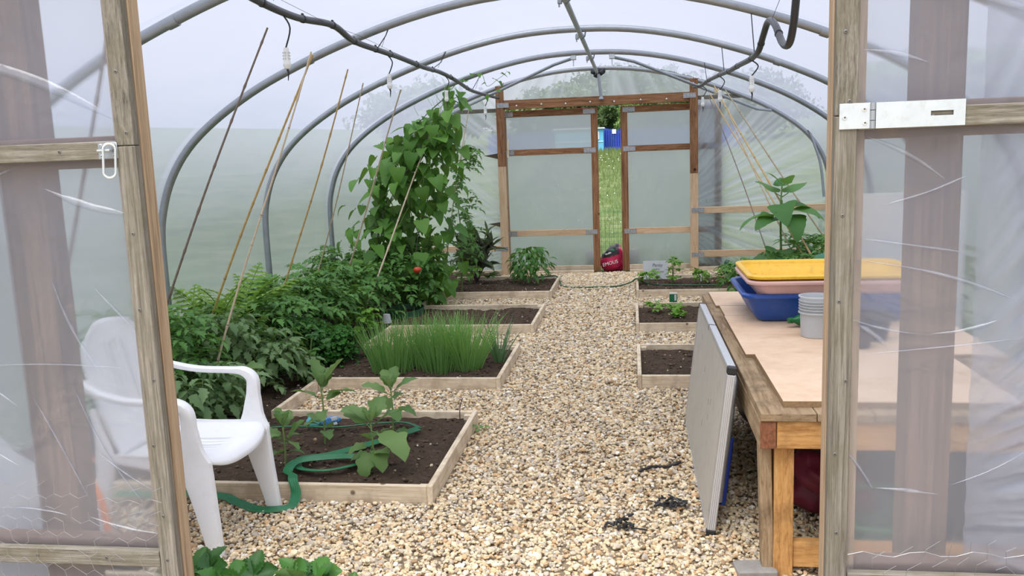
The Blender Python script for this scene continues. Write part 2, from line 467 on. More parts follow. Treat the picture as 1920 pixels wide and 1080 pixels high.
# ------------------------------------------------------------------ tunnel geometry
XL, XR, XC = -3.5, 2.5, -0.5
Y0, Y1 = 2.3, 11.45
HOOPY = [2.33, 4.12, 5.95, 7.8, 9.6, 11.42]
PROF = [(0, 2.690), (0.5, 2.665), (1.0, 2.572), (1.5, 2.42), (1.9, 2.262), (2.2, 2.118), (2.5, 1.93), (2.72, 1.74), (2.87, 1.53), (2.96, 1.30), (3.0, 1.05), (3.0, 0.5), (3.0, 0.0)]
HP = [(XC - a, z) for a, z in PROF[::-1]] + [(XC + a, z) for a, z in PROF[1:]]
HS = [(p.x, p.z) for p in smooth_path([(x, 0, z) for x, z in HP], 4)]
def hoopz(x):
    a = min(abs(x - XC), 2.999)
    for (a0, z0), (a1, z1) in zip(PROF, PROF[1:]):
        if a <= a1: return z0 + (z1 - z0) * (a - a0) / max(a1 - a0, 1e-6)
    return 1.0

# ground outside, rising away beyond the far end
def groundz(x, y):
    base = max(0, min(1, (y - 13) / 27))
    z = 1.68 * base * base * (3 - 2 * base) if y < 40 else 1.68 + (y - 40) * 0.05
    side = max(0, x - 6) * 0.09 + max(0, -x - 6) * 0.05
    return z + side * min(1, max(0, (y + 5) / 20)) - 0.012
g = G(); nx, ny = 60, 70
xs = [-60 + 120 * i / nx for i in range(nx + 1)]; ys = [-12 + 92 * (j / ny) ** 1.3 for j in range(ny + 1)]
inside = lambda x, y: XL < x < XR and Y0 - 0.3 < y < Y1
V = [(x, y, groundz(x, y) + (0.03 * noise.noise(Vector((x, y, 0))) if y > 13 else 0)) for y in ys for x in xs]
g.add(V, [(j * (nx + 1) + i, j * (nx + 1) + i + 1, (j + 1) * (nx + 1) + i + 1, (j + 1) * (nx + 1) + i) for j in range(ny) for i in range(nx)])
g.obj('meadow', 'lawn', smooth='all')['kind'] = 'structure'

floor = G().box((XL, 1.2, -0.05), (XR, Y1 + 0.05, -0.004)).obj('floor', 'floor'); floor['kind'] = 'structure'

po = G().box((-4.0, -9.0, -0.05), (3.5, 1.19, -0.004)).obj('path', 'path'); po['kind'] = 'structure'  # unseen pale ground, added behind the camera to bounce light into the tunnel

# ---- cover
def cover(name, i0, i1):
    ny = 150
    ys = [Y0 + (Y1 - Y0) * j / ny for j in range(ny + 1)]
    V = []; F = []; fold = []
    seg = HS[i0:i1 + 1]
    for y in ys:
        near = min(abs(y - h) for h in HOOPY)
        for k, (x, z) in enumerate(seg):
            dx, dz = x - XC, max(z - 0.9, 0.0)
            L = math.hypot(dx, dz) or 1
            off = 0.036 - 0.03 * (1 - math.exp(-(near / 0.35) ** 2)) * min(1, z)
            w = noise.noise(Vector((x * 0.8, y * 2.2, z * 0.8 + 3))) * 0.012
            V.append((XC + dx * (1 + (off + w) / L), y, z + dz * (off + w) / L))
            r = max(0, 1 - abs(near - 0.045) / 0.03) * 0.5
            q = noise.noise(Vector((x * 1.5 + y * 0.5, y * 3.0, z * 1.5 + 9)))
            fold.append(min(1, r + max(0, q - 0.45) * 0.8))
    n = len(seg)
    for j in range(ny):
        for k in range(n - 1):
            F.append((j * n + k, j * n + k + 1, (j + 1) * n + k + 1, (j + 1) * n + k))
    o = G().add(V, F).obj(name, 'film', smooth='all')
    o.data.attributes.new('fold', 'FLOAT', 'POINT').data.foreach_set('value', fold)
    o['kind'] = 'structure'
    return o
iL = min(i for i, p in enumerate(HS) if p[1] > 1.5)
iR = max(i for i, p in enumerate(HS) if p[1] > 1.5)
cover('wall_left', 0, iL); cover('ceiling', iL, iR); cover('wall_right', iR, len(HS) - 1)

# ---- end-wall sheets with pulled folds
def fan(x, z, P, freq, seed):
    th = math.atan2(z - P[1], x - P[0]); r = math.hypot(x - P[0], z - P[1])
    a = noise.noise(Vector((th * freq, r * 0.25, seed)))
    b = noise.noise(Vector((th * freq * 2.3, r * 0.4, seed + 5)))
    v = 1 - abs(a * 1.3 + b * 0.6)
    return max(0, v) ** 3.2
def sheet(name, mat, y, x0, x1, zlo, zhi, fans=(), nx=70, nz=90, amp=0.018, parent=None, creases=(), seed=0.0, xmin=None):
    V = []; F = []; fo = []
    for i in range(nx + 1):
        x = x0 + (x1 - x0) * i / nx
        a = zlo(x) if callable(zlo) else zlo; b = zhi(x) if callable(zhi) else zhi
        for j in range(nz + 1):
            z = a + (b - a) * j / nz
            f = 0
            for (P, fr, reach, sgn) in fans:
                r = math.hypot(x - P[0], z - P[1])
                f = max(f, fan(x, z, P, fr, seed + P[0]) * max(0, min(1, (reach - r) / reach * 1.6)))
            if xmin is not None: f *= max(0, min(1, (x - xmin) / 0.12))
            c = 0
            for (ax, az, bx, bz, w) in ():
                dx, dz = bx - ax, bz - az; L = dx * dx + dz * dz
                t = max(0, min(1, ((x - ax) * dx + (z - az) * dz) / L))
                d = math.hypot(x - ax - t * dx, z - az - t * dz)
                c = max(c, math.exp(-(d / w) ** 2) * (0.35 + 0.65 * math.sin(PI * min(1, max(0.08, t)))))
            n = noise.noise(Vector((x * 2, z * 2, seed))) * 0.004
            V.append((x, y + n - amp * f - 0.012 * c, z)); fo.append(min(1, f * 0.6 + c))
    for i in range(nx):
        for j in range(nz):
            q = i * (nz + 1) + j
            F.append((q, q + nz + 1, q + nz + 2, q + 1))
    o = G().add(V, F).obj(name, mat, parent, smooth='all')
    o.data.attributes.new('fold', 'FLOAT', 'POINT').data.foreach_set('value', fo)
    for ci, (ax, az, bx, bz, w) in enumerate(creases):     # pinched folds: slim doubled strips standing off the sheet
        dx, dz = bx - ax, bz - az; L = math.hypot(dx, dz); n = max(8, int(L / 0.012)); V = []; F = []; fo = []; c = 9
        bow = 0.05 * L * math.sin(ci * 2.3 + seed)
        for i in range(n + 1):
            t = i / n; q = bow * math.sin(PI * t); ww = w * 0.75 * (math.sin(PI * t) ** 0.8) * (0.75 + 0.5 * noise.noise(Vector((t * 3, ci, seed))))
            for k in range(c):
                u = 2 * k / (c - 1) - 1
                V.append((ax + dx * t - dz / L * (q + u * ww), y - 0.001 - 0.006 * (1 - u * u) * math.sin(PI * t), az + dz * t + dx / L * (q + u * ww)))
                fo.append((1 - abs(u)) ** 0.8 * (0.6 + 0.5 * noise.noise(Vector((t * 6, ci, seed + 3)))) * min(1, 3 * math.sin(PI * t)))
        F = [(i * c + k, i * c + k + 1, (i + 1) * c + k + 1, (i + 1) * c + k) for i in range(n) for k in range(c - 1)]
        f_ = G().add(V, F).obj('film_fold', 'crease', parent, smooth='all')
        f_.data.attributes.new('fold', 'FLOAT', 'POINT').data.foreach_set('value', fo)
    return o
hz = lambda x: hoopz(x) + 0.02
back = empty('wall_back', (0, 0, 0), kind='structure')
sheet('polythene_sheet', 'filme', 11.50, -3.5, -1.70, 0, hz, fans=[((-0.7, 0.85), 15, 3.4, 1), ((-1.2, 0.4), 9, 1.8, 1)], nx=130, nz=150, parent=back)
sheet('polythene_sheet', 'filme', 11.50, 0.80, 2.5, 0, hz, fans=[((0.45, 0.78), 13, 2.9, 1)], nx=130, nz=150, parent=back, seed=3)
sheet('polythene_sheet', 'filme', 11.50, -1.70, 0.80, 2.25, hz, fans=[((-0.45, 3.9), 9, 2.6, 1)], nx=100, nz=40, parent=back, seed=6)
front = empty('wall_front', (0, 0, 0), kind='structure')
sheet('polythene_sheet', 'filmf', 2.30, -3.5, -1.84, 0, hz, nx=50, nz=60, parent=front,
      creases=[(-2.6, 0.95, -1.86, 0.72, 0.03), (-2.5, 0.8, -1.86, 0.62, 0.02), (-2.7, 1.15, -1.86, 0.88, 0.03), (-2.4, 0.6, -1.86, 0.5, 0.025)])
sheet('polythene_sheet', 'filmf', 2.30, 0.86, 2.5, 0, hz, fans=[((0.2, 0.35), 24, 3.0, 1)], nx=110, nz=130, parent=front, seed=9)
sheet('polythene_sheet', 'filmf', 2.30, -1.84, 0.86, 2.3, hz, nx=30, nz=12, parent=front)

# ---- frame timbers of the two ends
def plate(x0, x1, z0, z1, y, parent):
    g = G().box((-(x1 - x0) / 2, -0.0015, -(z1 - z0) / 2), ((x1 - x0) / 2, 0.0015, (z1 - z0) / 2))
    o = g.obj('nail_plate', 'plate', parent); o.location = Vector(((x0 + x1) / 2, y, (z0 + z1) / 2)) - parent.location
def bolt(x, z, y, parent, mat='whitep', r=0.011):
    T = Matrix.Translation((x, y, z)) @ Matrix.Rotation(PI / 2, 4, 'X')
    G().lathe([(r, -0.002), (r, 0.004), (r * 0.6, 0.008), (0.001, 0.009)], 10, T).obj('bolt_cap', mat, parent, smooth=True)
def screw(x, z, y, parent, r=0.006, mat='zinc'):
    T = Matrix.Translation((x, y, z)) @ Matrix.Rotation(PI / 2, 4, 'X')
    g = G(); g.lathe([(r, -0.002), (r, 0.0008), (r * 0.7, 0.0016), (0.0005, 0.0016)], 12, T)
    g.cur = 1
    for a in (0.5, 0.5 + PI / 2):
        g.box((-r * .55, 0.0012, -r * .12), (r * .55, 0.0022, r * .12), T=Matrix.Translation((x, y - 0.0034, z)) @ Matrix.Rotation(a, 4, 'Y'))
    g.obj('screw', [mat, 'black'], parent, smooth=True)

ff = empty('trim_1', (0, 11.4, 0), kind='structure')          # far doorway frame
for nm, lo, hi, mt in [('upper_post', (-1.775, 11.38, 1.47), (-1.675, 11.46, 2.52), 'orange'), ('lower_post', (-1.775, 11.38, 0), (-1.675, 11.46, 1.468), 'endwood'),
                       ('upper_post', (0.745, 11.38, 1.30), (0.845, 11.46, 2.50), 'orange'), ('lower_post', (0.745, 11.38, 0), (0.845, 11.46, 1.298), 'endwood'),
                       ('header_beam', (-1.673, 11.40, 2.215), (0.743, 11.46, 2.335), 'orange'),
                       ('sill_board', (-1.673, 11.41, 0), (-0.53, 11.46, 0.045), 'board'), ('sill_board', (-0.05, 11.41, 0), (0.743, 11.46, 0.045), 'board'),
                       ('gable_rail', (-3.45, 11.41, 0.33), (-1.777, 11.46, 0.41), 'endwood'), ('gable_rail', (-3.45, 11.41, 0.0), (-1.777, 11.46, 0.07), 'board'),
                       ('gable_rail', (0.847, 11.41, 0.775), (2.47, 11.46, 0.855), 'endwood'), ('gable_rail', (0.847, 11.41, 0.20), (2.47, 11.46, 0.285), 'endwood'),
                       ('gable_rail', (0.847, 11.41, 0.0), (2.47, 11.46, 0.07), 'board'),
                       ('gable_rail', (0.847, 11.42, 2.235), (1.55, 11.46, 2.285), 'grey'), ('gable_rail', (-2.35, 11.42, 2.185), (-1.777, 11.46, 2.235), 'grey')]:
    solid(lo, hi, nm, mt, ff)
for x0, z0 in [(-1.76, 2.24), (0.66, 2.26), (0.76, 0.79), (0.76, 0.205), (-1.84, 0.335)]:
    plate(x0, x0 + 0.16, z0, z0 + 0.06, 11.377, ff)
for x in (-1.50, -1.17, -0.85, -0.53, -0.22, 0.12, 0.45):
    bolt(x, 2.262 + 0.004 * math.sin(x * 9), 11.399 - 11.4 + 0, ff)
bolt(-1.73, 2.46, -0.021, ff); bolt(0.79, 2.44, -0.021, ff)

def far_door(n, x0, x1, edge):
    d = empty('door_%d' % n, (0, 11.56, 0), kind='structure')
    for nm, lo, hi, mt in [('stile', (x0, 11.53, 0.02), (x0 + 0.09, 11.58, 2.2), 'orange' if edge == 0 else 'tan'), ('stile', (x1 - 0.09, 11.53, 0.02), (x1, 11.58, 2.2), 'orange' if edge == 1 else 'tan'),
                           ('rail', (x0 + 0.092, 11.535, 2.115), (x1 - 0.092, 11.575, 2.20), 'orange'), ('rail', (x0 + 0.092, 11.535, 1.605), (x1 - 0.092, 11.575, 1.685), 'orange'),
                           ('rail', (x0 + 0.092, 11.535, 0.515), (x1 - 0.092, 11.575, 0.595), 'endwood'), ('rail', (x0 + 0.092, 11.535, 0.02), (x1 - 0.092, 11.575, 0.10), 'board')]:
        solid(lo, hi, nm, mt, d)
    sheet('film_panel', 'filmd', 11.59 - 11.56, x0 + 0.01, x1 - 0.01, 0.03, 2.19, nx=40, nz=60, parent=d, seed=n)
    for z in (2.125, 1.615, 0.525):
        plate(x1 - 0.19 if edge else x0 + 0.03, x1 - 0.03 if edge else x0 + 0.19, z, z + 0.06, 11.529, d)
        plate(x0 + 0.03 if edge else x1 - 0.19, x0 + 0.19 if edge else x1 - 0.03, z, z + 0.06, 11.529, d)
    return d
far_door(3, -1.76, -0.445, 1)
far_door(4, -0.145, 1.16, 0)

# far-left stray peg on the far post
o = G().box((-0.012, -0.006, -0.12), (0.012, 0.006, 0.12), 0.002).obj('wooden_peg', 'board', None, loc=(-1.63, 11.37, 1.70), rot=(0, 0.04, 0))
tag(o, 'small pale wooden peg fixed beside the left post of the far doorway', 'peg')

# near doorway frame (seen only through the near doors' film)
nf = empty('trim_2', (0, 2.3, 0), kind='structure')
for nm, lo, hi in [('post', (-1.805, 2.31, 0), (-1.72, 2.40, 2.42)), ('post', (0.712, 2.31, 0), (0.785, 2.40, 2.42)), ('header_beam', (-1.71, 2.31, 2.25), (0.70, 2.37, 2.38)),
                   ('brace_post', (0.787, 2.34, 0), (0.835, 2.40, 2.24)), ('brace_post', (-1.895, 2.36, 0), (-1.83, 2.42, 2.24))]:
    solid(lo, hi, nm, 'post', nf)

# near doors: timber frame, film, then grey battens on the outside face
def near_door(n, x0, x1, free, creases, seed, fans=()):
    d = empty('door_%d' % n, (0, 2.17, 0), kind='structure')
    fx = x1 if free > 0 else x0
    ya, yb = 2.185, 2.235
    for (a, b) in ((x0, x0 + 0.078), (x1 - 0.078, x1)):
        solid((a, ya, 0.02), (b, yb, 2.2), 'stile', 'tan', d)
    for z in (2.125, 1.61, 0.445, 0.02):
        solid((x0 + 0.080, ya, z), (x1 - 0.080, yb, z + 0.085), 'rail', 'post', d)
    sheet('film_panel', 'filmf', 2.181 - 2.17, x0 + 0.004, x1 - 0.004, 0.02, 2.2, nx=120, nz=220, parent=d, creases=creases, seed=seed, amp=0.012, fans=fans, xmin=(x0 + 0.34 if fans else None))
    yc, yd = 2.150, 2.176
    bx = (x1 - 0.052, x1) if free > 0 else (x0, x0 + 0.052)
    bx2 = (x0, x0 + 0.052) if free > 0 else (x1 - 0.052, x1)
    for a, b in (bx, bx2):
        solid((a, yc, 0.02), (b, yd, 1.665), 'stile_batten', 'grey', d)
        solid((a, yc, 1.667), (b, yd, 2.2), 'stile_batten', 'grey', d)
    for z in (2.14, 1.632, 0.462, 0.03):
        solid((x0 + 0.054, yc, z), (x1 - 0.054, yd, z + 0.048), 'rail_batten', 'grey', d)
    for z in (0.25, 0.486, 0.62, 0.83, 1.02, 1.22, 1.43, 1.70, 1.86):
        screw((bx[0] + bx[1]) / 2 + 0.012 * math.sin(z * 20), z, yc - 2.17 - 0.0005, d, 0.0045, 'nail')
    for x in (0.22, 0.44, 0.72, 1.0):
        for z in (1.655, 0.486):
            screw((x1 - x) if free > 0 else (x0 + x), z + 0.006 * math.sin(x * 30), yc - 2.17 - 0.0005, d, 0.0045, 'nail')
    return d
d1 = near_door(1, -2.62, -1.315, 1, [(-1.86, 1.93, -1.38, 1.735, 0.03), (-1.63, 1.32, -1.50, 1.02, 0.008), (-1.95, 1.05, -1.40, 1.045, 0.004),
     (-1.74, 0.98, -1.58, 0.63, 0.005), (-1.60, 1.0, -1.40, 0.62, 0.006), (-1.86, 0.99, -1.78, 0.93, 0.006), (-1.55, 0.80, -1.38, 0.68, 0.006), (-1.60, 0.60, -1.37, 0.55, 0.008),
     (-1.9, 0.62, -1.66, 0.60, 0.006), (-1.62, 1.56, -1.37, 1.48, 0.02), (-1.50, 1.28, -1.38, 1.15, 0.008), (-1.95, 1.5, -1.7, 1.62, 0.02), (-2.05, 0.95, -1.80, 0.75, 0.01)], 21)
d2 = near_door(2, 0.478, 1.78, -1, [(0.53, 1.32, 1.0, 1.17, 0.008), (0.53, 1.17, 0.70, 1.13, 0.007), (0.56, 1.08, 1.02, 1.13, 0.005), (0.55, 1.155, 0.62, 1.10, 0.018),
     (0.72, 1.13, 0.90, 1.175, 0.009), (0.52, 0.84, 0.60, 0.72, 0.010), (0.60, 0.73, 0.76, 0.715, 0.010), (0.78, 0.74, 1.0, 0.87, 0.006), (0.54, 1.82, 0.70, 1.78, 0.012),
     (0.56, 2.03, 1.0, 1.86, 0.02), (0.60, 1.45, 0.80, 1.52, 0.008), (0.55, 1.62, 0.75, 1.50, 0.012), (0.9, 1.9, 1.02, 1.95, 0.01), (0.55, 1.37, 0.8, 1.33, 0.008)], 33, [((0.35, 0.62), 17, 2.4, 1)])
# latch plate and snap hook on the left near door
lp = G(); lp.box((-0.028, -0.002, -0.022), (0.028, 0.0, 0.022), 0.0015)
lp.tube([(-0.018, -0.003, 0.0), (-0.018, -0.018, 0.0), (0.016, -0.018, 0.0), (0.016, -0.003, 0.0)], 0.004, 8)
lp.obj('latch_plate', 'steel', d1, smooth=True, loc=(-1.392, -0.021, 1.655))
for sx, sz in ((-0.018, 0.014), (0.018, 0.014), (-0.018, -0.014), (0.018, -0.014)): screw(-1.392 + sx, 1.655 + sz, -0.0245, d1, 0.004)
pts = [(0.015 * math.cos(a) + 0.0, 0, (0.030 if math.sin(a) > 0 else -0.030) + 0.015 * math.sin(a)) for a in [2 * PI * k / 24 for k in range(24)]]
hk = G().tube(pts + [pts[0]], 0.0033, 8, caps=False).obj('snap_hook', 'zinc', None, smooth=True, loc=(-1.381, 2.133, 1.628), rot=(0, 0.08, 0.5))
tag(hk, 'small silver snap hook hanging from the latch plate of the left near door', 'hook')
# hasp on the right near door
hs = G(); hs.box((-0.048, -0.003, -0.030), (0.022, 0.0, 0.030), 0.001)
hs.obj('hasp_base', 'zinc', d2, loc=(0.535, -0.0215, 1.664))
hp = G(); x0, x1, w = 0.034, 0.232, 0.030
sl0, sl1, sh_ = 0.156, 0.206, 0.0055
for lo, hi in [((x0, -0.005, -w), (sl0, -0.002, w)), ((sl1, -0.005, -w), (x1, -0.002, w)), ((sl0, -0.005, sh_), (sl1, -0.002, w)), ((sl0, -0.005, -w), (sl1, -0.002, -sh_))]:
    hp.box(lo, hi)
hp.obj('hasp_strap', 'zinc', d2, loc=(0.535, -0.0215, 1.664))
G().tube([(0.027, -0.004, -0.030), (0.027, -0.004, -0.012)], 0.006, 10).tube([(0.027, -0.004, -0.0105), (0.027, -0.004, 0.012)], 0.006, 10).tube([(0.027, -0.004, 0.0135), (0.027, -0.004, 0.030)], 0.006, 10).obj('hasp_knuckle', 'steel', d2, smooth=True, loc=(0.535, -0.0215, 1.664))
for sx, sz in ((-0.036, -0.002), (0.008, 0.016), (0.010, -0.016)): screw(0.535 + sx, 1.664 + sz, -0.0255, d2, 0.0055)

# chicken wire hung over the foot of each near door
def netting(parent, x0, x1, z1, seed):
    rr = random.Random(seed); g = G(); s = 0.032
    P = {}
    def pt(i, j):
        if (i, j) not in P:
            x = x0 + i * s * 0.866 * 1.0
            z = z1 - j * s * 0.5
            z += 0.07 * noise.noise(Vector((x * 3, z * 3, seed))); x += 0.05 * noise.noise(Vector((x * 4, z * 4, seed + 4)))
            P[(i, j)] = (x, -0.024 - 0.012 * abs(noise.noise(Vector((x * 5, z * 5, seed + 8)))), z)
        return P[(i, j)]
    n = int((x1 - x0) / (s * 0.866)); m = int(z1 / (s * 0.5)) - 1
    def e(a, b):
        if rr.random() < 0.72: g.tube([pt(*a), pt(*b)], 0.00050, 3, caps=False)
    for i in range(n):
        for j in range(0, m - 3, 6):
            o = 3 * (i % 2)
            a = (i, j + o); 
            e((i, j + o), (i, j + o + 2))
            e((i, j + o + 2), (i + 1, j + o + 3))
            e((i, j + o), (i + 1, j + o - 1))
    if seed == 5: g.tube([(x0 + (x1 - x0) * k / 30, -0.025, z1 + 0.008 * math.sin(k * 1.7) - 0.0005 * (k - 15) ** 2 * 0.1) for k in range(31)], 0.0008, 4)
    o = g.obj('chicken_wire', 'wire', parent); o['kind'] = 'stuff'
netting(d1, -2.5, -1.36, 0.72, 3)
netting(d2, 0.53, 1.65, 0.575, 5)

# ------------------------------------------------------------------ steelwork
hl = ['nearest galvanised steel hoop, just inside the near doors', 'galvanised steel hoop next behind the near doors, crossing the top left of the photo',
      'large galvanised hoop crossing in front of the tall canes on the left', 'galvanised hoop behind the first hanging white spray heads, middle of the tunnel',
      'thin-looking galvanised hoop with two clamped braces near its crown', 'farthest galvanised hoop, framing the far end wall']
for k, y in enumerate(HOOPY):
    h = empty('steel_hoop', (XC, y, 0), label=hl[k], cat='hoop', group='galvanised hoops carrying the cover')
    g = G().tube([(x - XC, 0, z) for x, z in HS], 0.029, 12).obj('hoop_tube', 'steel', h, smooth=True)
    if k in (1, 2, 3):
        for a in (1.75, -1.75):
            zz = hoopz(XC + a)
            G().tube([(a * 0.985, 0, zz + 0.010), (a * 1.015, 0, zz - 0.010)], 0.0315, 12).obj('joint_sleeve', 'steel', h, smooth=True)
rp = empty('ridge_pole', (-0.43, Y0, 2.63), label='straight galvanised ridge tube running the length of the tunnel under the hoops', cat='pole')
G().tube([(0, 0.05, 0), (0, Y1 - Y0 - 0.02, 0)], 0.021, 12).obj('ridge_tube', 'steel', rp, smooth=True)
for y in HOOPY[1:5]:
    g = G()
    g.tube([(-0.005, y - Y0 + 0.045, -0.03), (0.03, y - Y0 + 0.04, 0.0), (0.045, y - Y0 + 0.03, 0.07)], 0.007, 6)
    g.box((-0.05, y - Y0 - 0.015, -0.03), (-0.02, y - Y0 + 0.015, 0.01), 0.004); g.tube([(-0.04, y - Y0, -0.05), (-0.04, y - Y0, 0.02)], 0.006, 6)
    g.lathe([(0.024, -0.02), (0.026, 0), (0.024, 0.02)], 12, Matrix.Translation((0, y - Y0, 0)) @ Matrix.Rotation(PI / 2, 4, 'X'))
    g.obj('ridge_clamp', 'steel', rp, smooth=True)
g = G()
for a, b, c in ((-0.045, -0.03, 0.01), (0.05, -0.04, 0.0), (0.02, -0.02, 0.03), (-0.01, -0.04, -0.03), (0.07, 0.0, 0.02)):
    bm = bmesh.new(); bmesh.ops.create_icosphere(bm, subdivisions=2, radius=0.036)
    for q in bm.verts: q.co = Vector((q.co.x * 1.1, q.co.y * 0.8, q.co.z)) * (1 + 0.35 * noise.noise(q.co * 40 + Vector((a * 90, 0, 0)))) + Vector((a, Y1 - Y0 - 0.06 + b * 0.5, c))
    bm.verts.index_update(); g.add([q.co[:] for q in bm.verts], [[q.index for q in f.verts] for f in bm.faces]); bm.free()
g.obj('tape_wrap', 'black', rp, smooth='all')
o = empty('drop_pole', (-0.385, 11.36, 2.30), label='short dark steel prop between the ridge tube and the far door beam', cat='pole')
G().tube([(0.0, 0, 0.0), (-0.03, -0.01, 0.31)], 0.02, 10).obj('prop_tube', 'steel', o, smooth=True)
G().lathe([(0.036, -0.012), (0.036, 0.002), (0.024, 0.012), (0.022, 0.03)], 12, Matrix.Translation((0, 0, 0.0))).obj('foot_flange', 'steel', o, smooth=True)
for sx, x0, x1, lb in ((1, -0.20, 1.75, 'right-hand slanting brace tube from the hoop crown to the far end wall'), (-1, -0.62, -2.55, 'left-hand slanting brace tube from the hoop crown to the far end wall')):
    o = empty('brace_tube', (x0, 9.62, 2.62), label=lb, cat='brace')
    z1 = hoopz(x1) - 0.03
    z0 = hoopz(x0) - 0.045
    path = [(0, 0, z0 - 2.62), ((x1 - x0) * 0.12, 0.2, z0 - 2.66), ((x1 - x0) * 0.9, 1.62, z1 - 2.60), (x1 - x0, 1.76, z1 - 2.62)]
    G().tube(path, 0.018, 10).obj('brace', 'steel', o, smooth=True)
    G().box((-0.03, -0.035, z0 - 2.62 - 0.02), (0.03, 0.035, z0 - 2.62 + 0.07), 0.004).tube([(0, -0.01, z0 - 2.71), (0, -0.01, z0 - 2.6)], 0.006, 6).obj('brace_clamp', 'zinc', o)
o = empty('brace_tube', (2.12, 11.40, 1.70), label='short pale brace tube curving down beside the right shoulder of the farthest hoop', cat='brace')
G().tube(smooth_path([(0.10, 0, 0.1), (0.17, -0.03, -0.1), (0.24, -0.06, -0.35), (0.28, -0.10, -0.75)], 5), 0.017, 10).obj('brace', 'steel', o, smooth=True)

# ------------------------------------------------------------------ irrigation pipes
def sprinkler(parent, x, y, z, ln, bend=0.0):
    """drop tube with a slotted white spray head and a dark nozzle; a part of the pipe"""
    t = G().tube(smooth_path([(x, y, z), (x + 0.03 * bend, y, z - ln * 0.4), (x, y, z - ln)], 4), 0.0045, 6).obj('drop_tube', 'black', parent, smooth=True)
    G().lathe([(0.012, 0), (0.014, -0.01), (0.0185, -0.075), (0.021, -0.08), (0.021, -0.088), (0.014, -0.105), (0.006, -0.108)], 14, Matrix.Translation((x, y, z - ln))).obj('spray_head', 'whitep', t, smooth=True)
    sl = G()
    for k in range(6):
        a = k * PI / 3
        for q in (0.025, 0.040, 0.055):
            sl.box((-0.004, -0.0195, z - ln - q - 0.003), (0.004, -0.0145 - (0.055 - q) * 0.05, z - ln - q + 0.003), T=Matrix.Translation((x, y, 0)) @ Matrix.Rotation(a, 4, 'Z'))
    sl.obj('slot', 'card', t)
    G().tube([(x, y, z - ln - 0.105), (x + 0.004, y, z - ln - 0.125), (x, y, z - ln - 0.165)], [0.007, 0.005, 0.002], 6).obj('nozzle', 'black', t, smooth=True)

pl = empty('irrigation_pipe', (-1.75, 2.5, 2.37), label='long dark irrigation pipe slung under the hoops on the left side, with white spray heads', cat='pipe')
wob = [(0, 2.5, 2.40), (0.02, 3.3, 2.42), (0, 3.97, 2.378), (-0.005, 4.5, 2.372), (0.02, 5.0, 2.40), (0.0, 5.45, 2.365), (0.012, 6.1, 2.368), (-0.012, 6.6, 2.385), (0.01, 7.3, 2.375), (-0.01, 8.0, 2.40), (0.02, 8.6, 2.37), (0.0, 9.4, 2.34), (0.0, 10.2, 2.345), (0.02, 11.33, 2.365)]
pp = smooth_path([(a, b - 2.5, c - 2.37) for a, b, c in wob], 6)
G().tube(pp, 0.0195, 10).obj('pipe', 'darkpipe', pl, smooth=True)
for y in (4.05, 4.62, 5.02, 5.45, 5.9, 6.3, 7.0, 7.7, 8.4, 9.2):
    p = min(pp, key=lambda q: abs(q.y - (y - 2.5)))
    G().lathe([(0.0215, -0.012), (0.0225, 0), (0.0215, 0.012)], 12, Matrix.Translation(p) @ Matrix.Rotation(PI / 2, 4, 'X')).box((-0.006, -0.008, 0.0), (0.006, 0.008, 0.030), 0.002, Matrix.Translation(p)).obj('pipe_clip', 'black', pl, smooth=True)
for y, ln in ((4.35, 0.16), (6.22, 0.13), (8.2, 0.13), (10.42, 0.12)):
    p = min(pp, key=lambda q: abs(q.y - (y - 2.5)))
    sprinkler(pl, p.x, p.y, p.z - 0.015, ln, 1)
for y in HOOPY[1:]:
    p = min(pp, key=lambda q: abs(q.y - (y - 2.5)))
    zt = hoopz(-1.75 + 0.10) - 2.37 + 0.03
    G().tube([(0.10, p.y - (0.0), zt), (0.06, p.y - 0.02, zt * 0.5), (p.x, p.y - 0.06, p.z + 0.015)], 0.0035, 5).tube([(0.09, p.y, zt), (0.03, p.y - 0.03, p.z + 0.02)], 0.0015, 4).obj('hanger_tie', 'black', pl)
G().tube(smooth_path([(0.01, 1.5, 0.06), (0.03, 2.0, 0.035), (0.03, 2.5, 0.022), (0.03, 3.0, 0.03), (0.02, 4.0, 0.02), (0.02, 5.0, 0.03)], 5), 0.0012, 4).obj('support_wire', 'black', pl)

pr = empty('irrigation_pipe', (0.8, 3.9, 2.3), label='dark irrigation pipe on the right, kinked into a loop near the near door', cat='pipe')
wob = [(0.80, 3.9, 2.62), (0.80, 4.25, 2.55), (0.80, 4.43, 2.36), (0.80, 4.52, 2.20), (0.80, 4.64, 2.115), (0.80, 4.84, 2.145), (0.80, 5.08, 2.27), (0.80, 5.32, 2.325), (0.80, 5.52, 2.27), (0.80, 5.72, 2.20), (0.80, 6.1, 2.19), (0.80, 6.7, 2.21), (0.80, 7.4, 2.23), (0.80, 8.3, 2.27), (0.80, 9.4, 2.31), (0.80, 10.4, 2.33), (0.785, 11.3, 2.39)]
pp2 = smooth_path([(a - 0.8, b - 3.9, c - 2.3) for a, b, c in wob], 6)
G().tube(pp2, 0.0195, 10).obj('pipe', 'darkpipe', pr, smooth=True)
for y in (4.95, 5.62, 6.0, 6.8, 7.4, 8.2, 9.2):
    p = min(pp2, key=lambda q: abs(q.y - (y - 3.9)))
    G().lathe([(0.0215, -0.012), (0.0225, 0), (0.0215, 0.012)], 12, Matrix.Translation(p) @ Matrix.Rotation(PI / 2, 4, 'X')).obj('pipe_clip', 'black', pr, smooth=True)
for y, ln in ((6.0, 0.10), (8.1, 0.12), (10.1, 0.12)):
    p = min(pp2, key=lambda q: abs(q.y - (y - 3.9)))
    sprinkler(pr, p.x, p.y, p.z - 0.015, ln, 1.4)
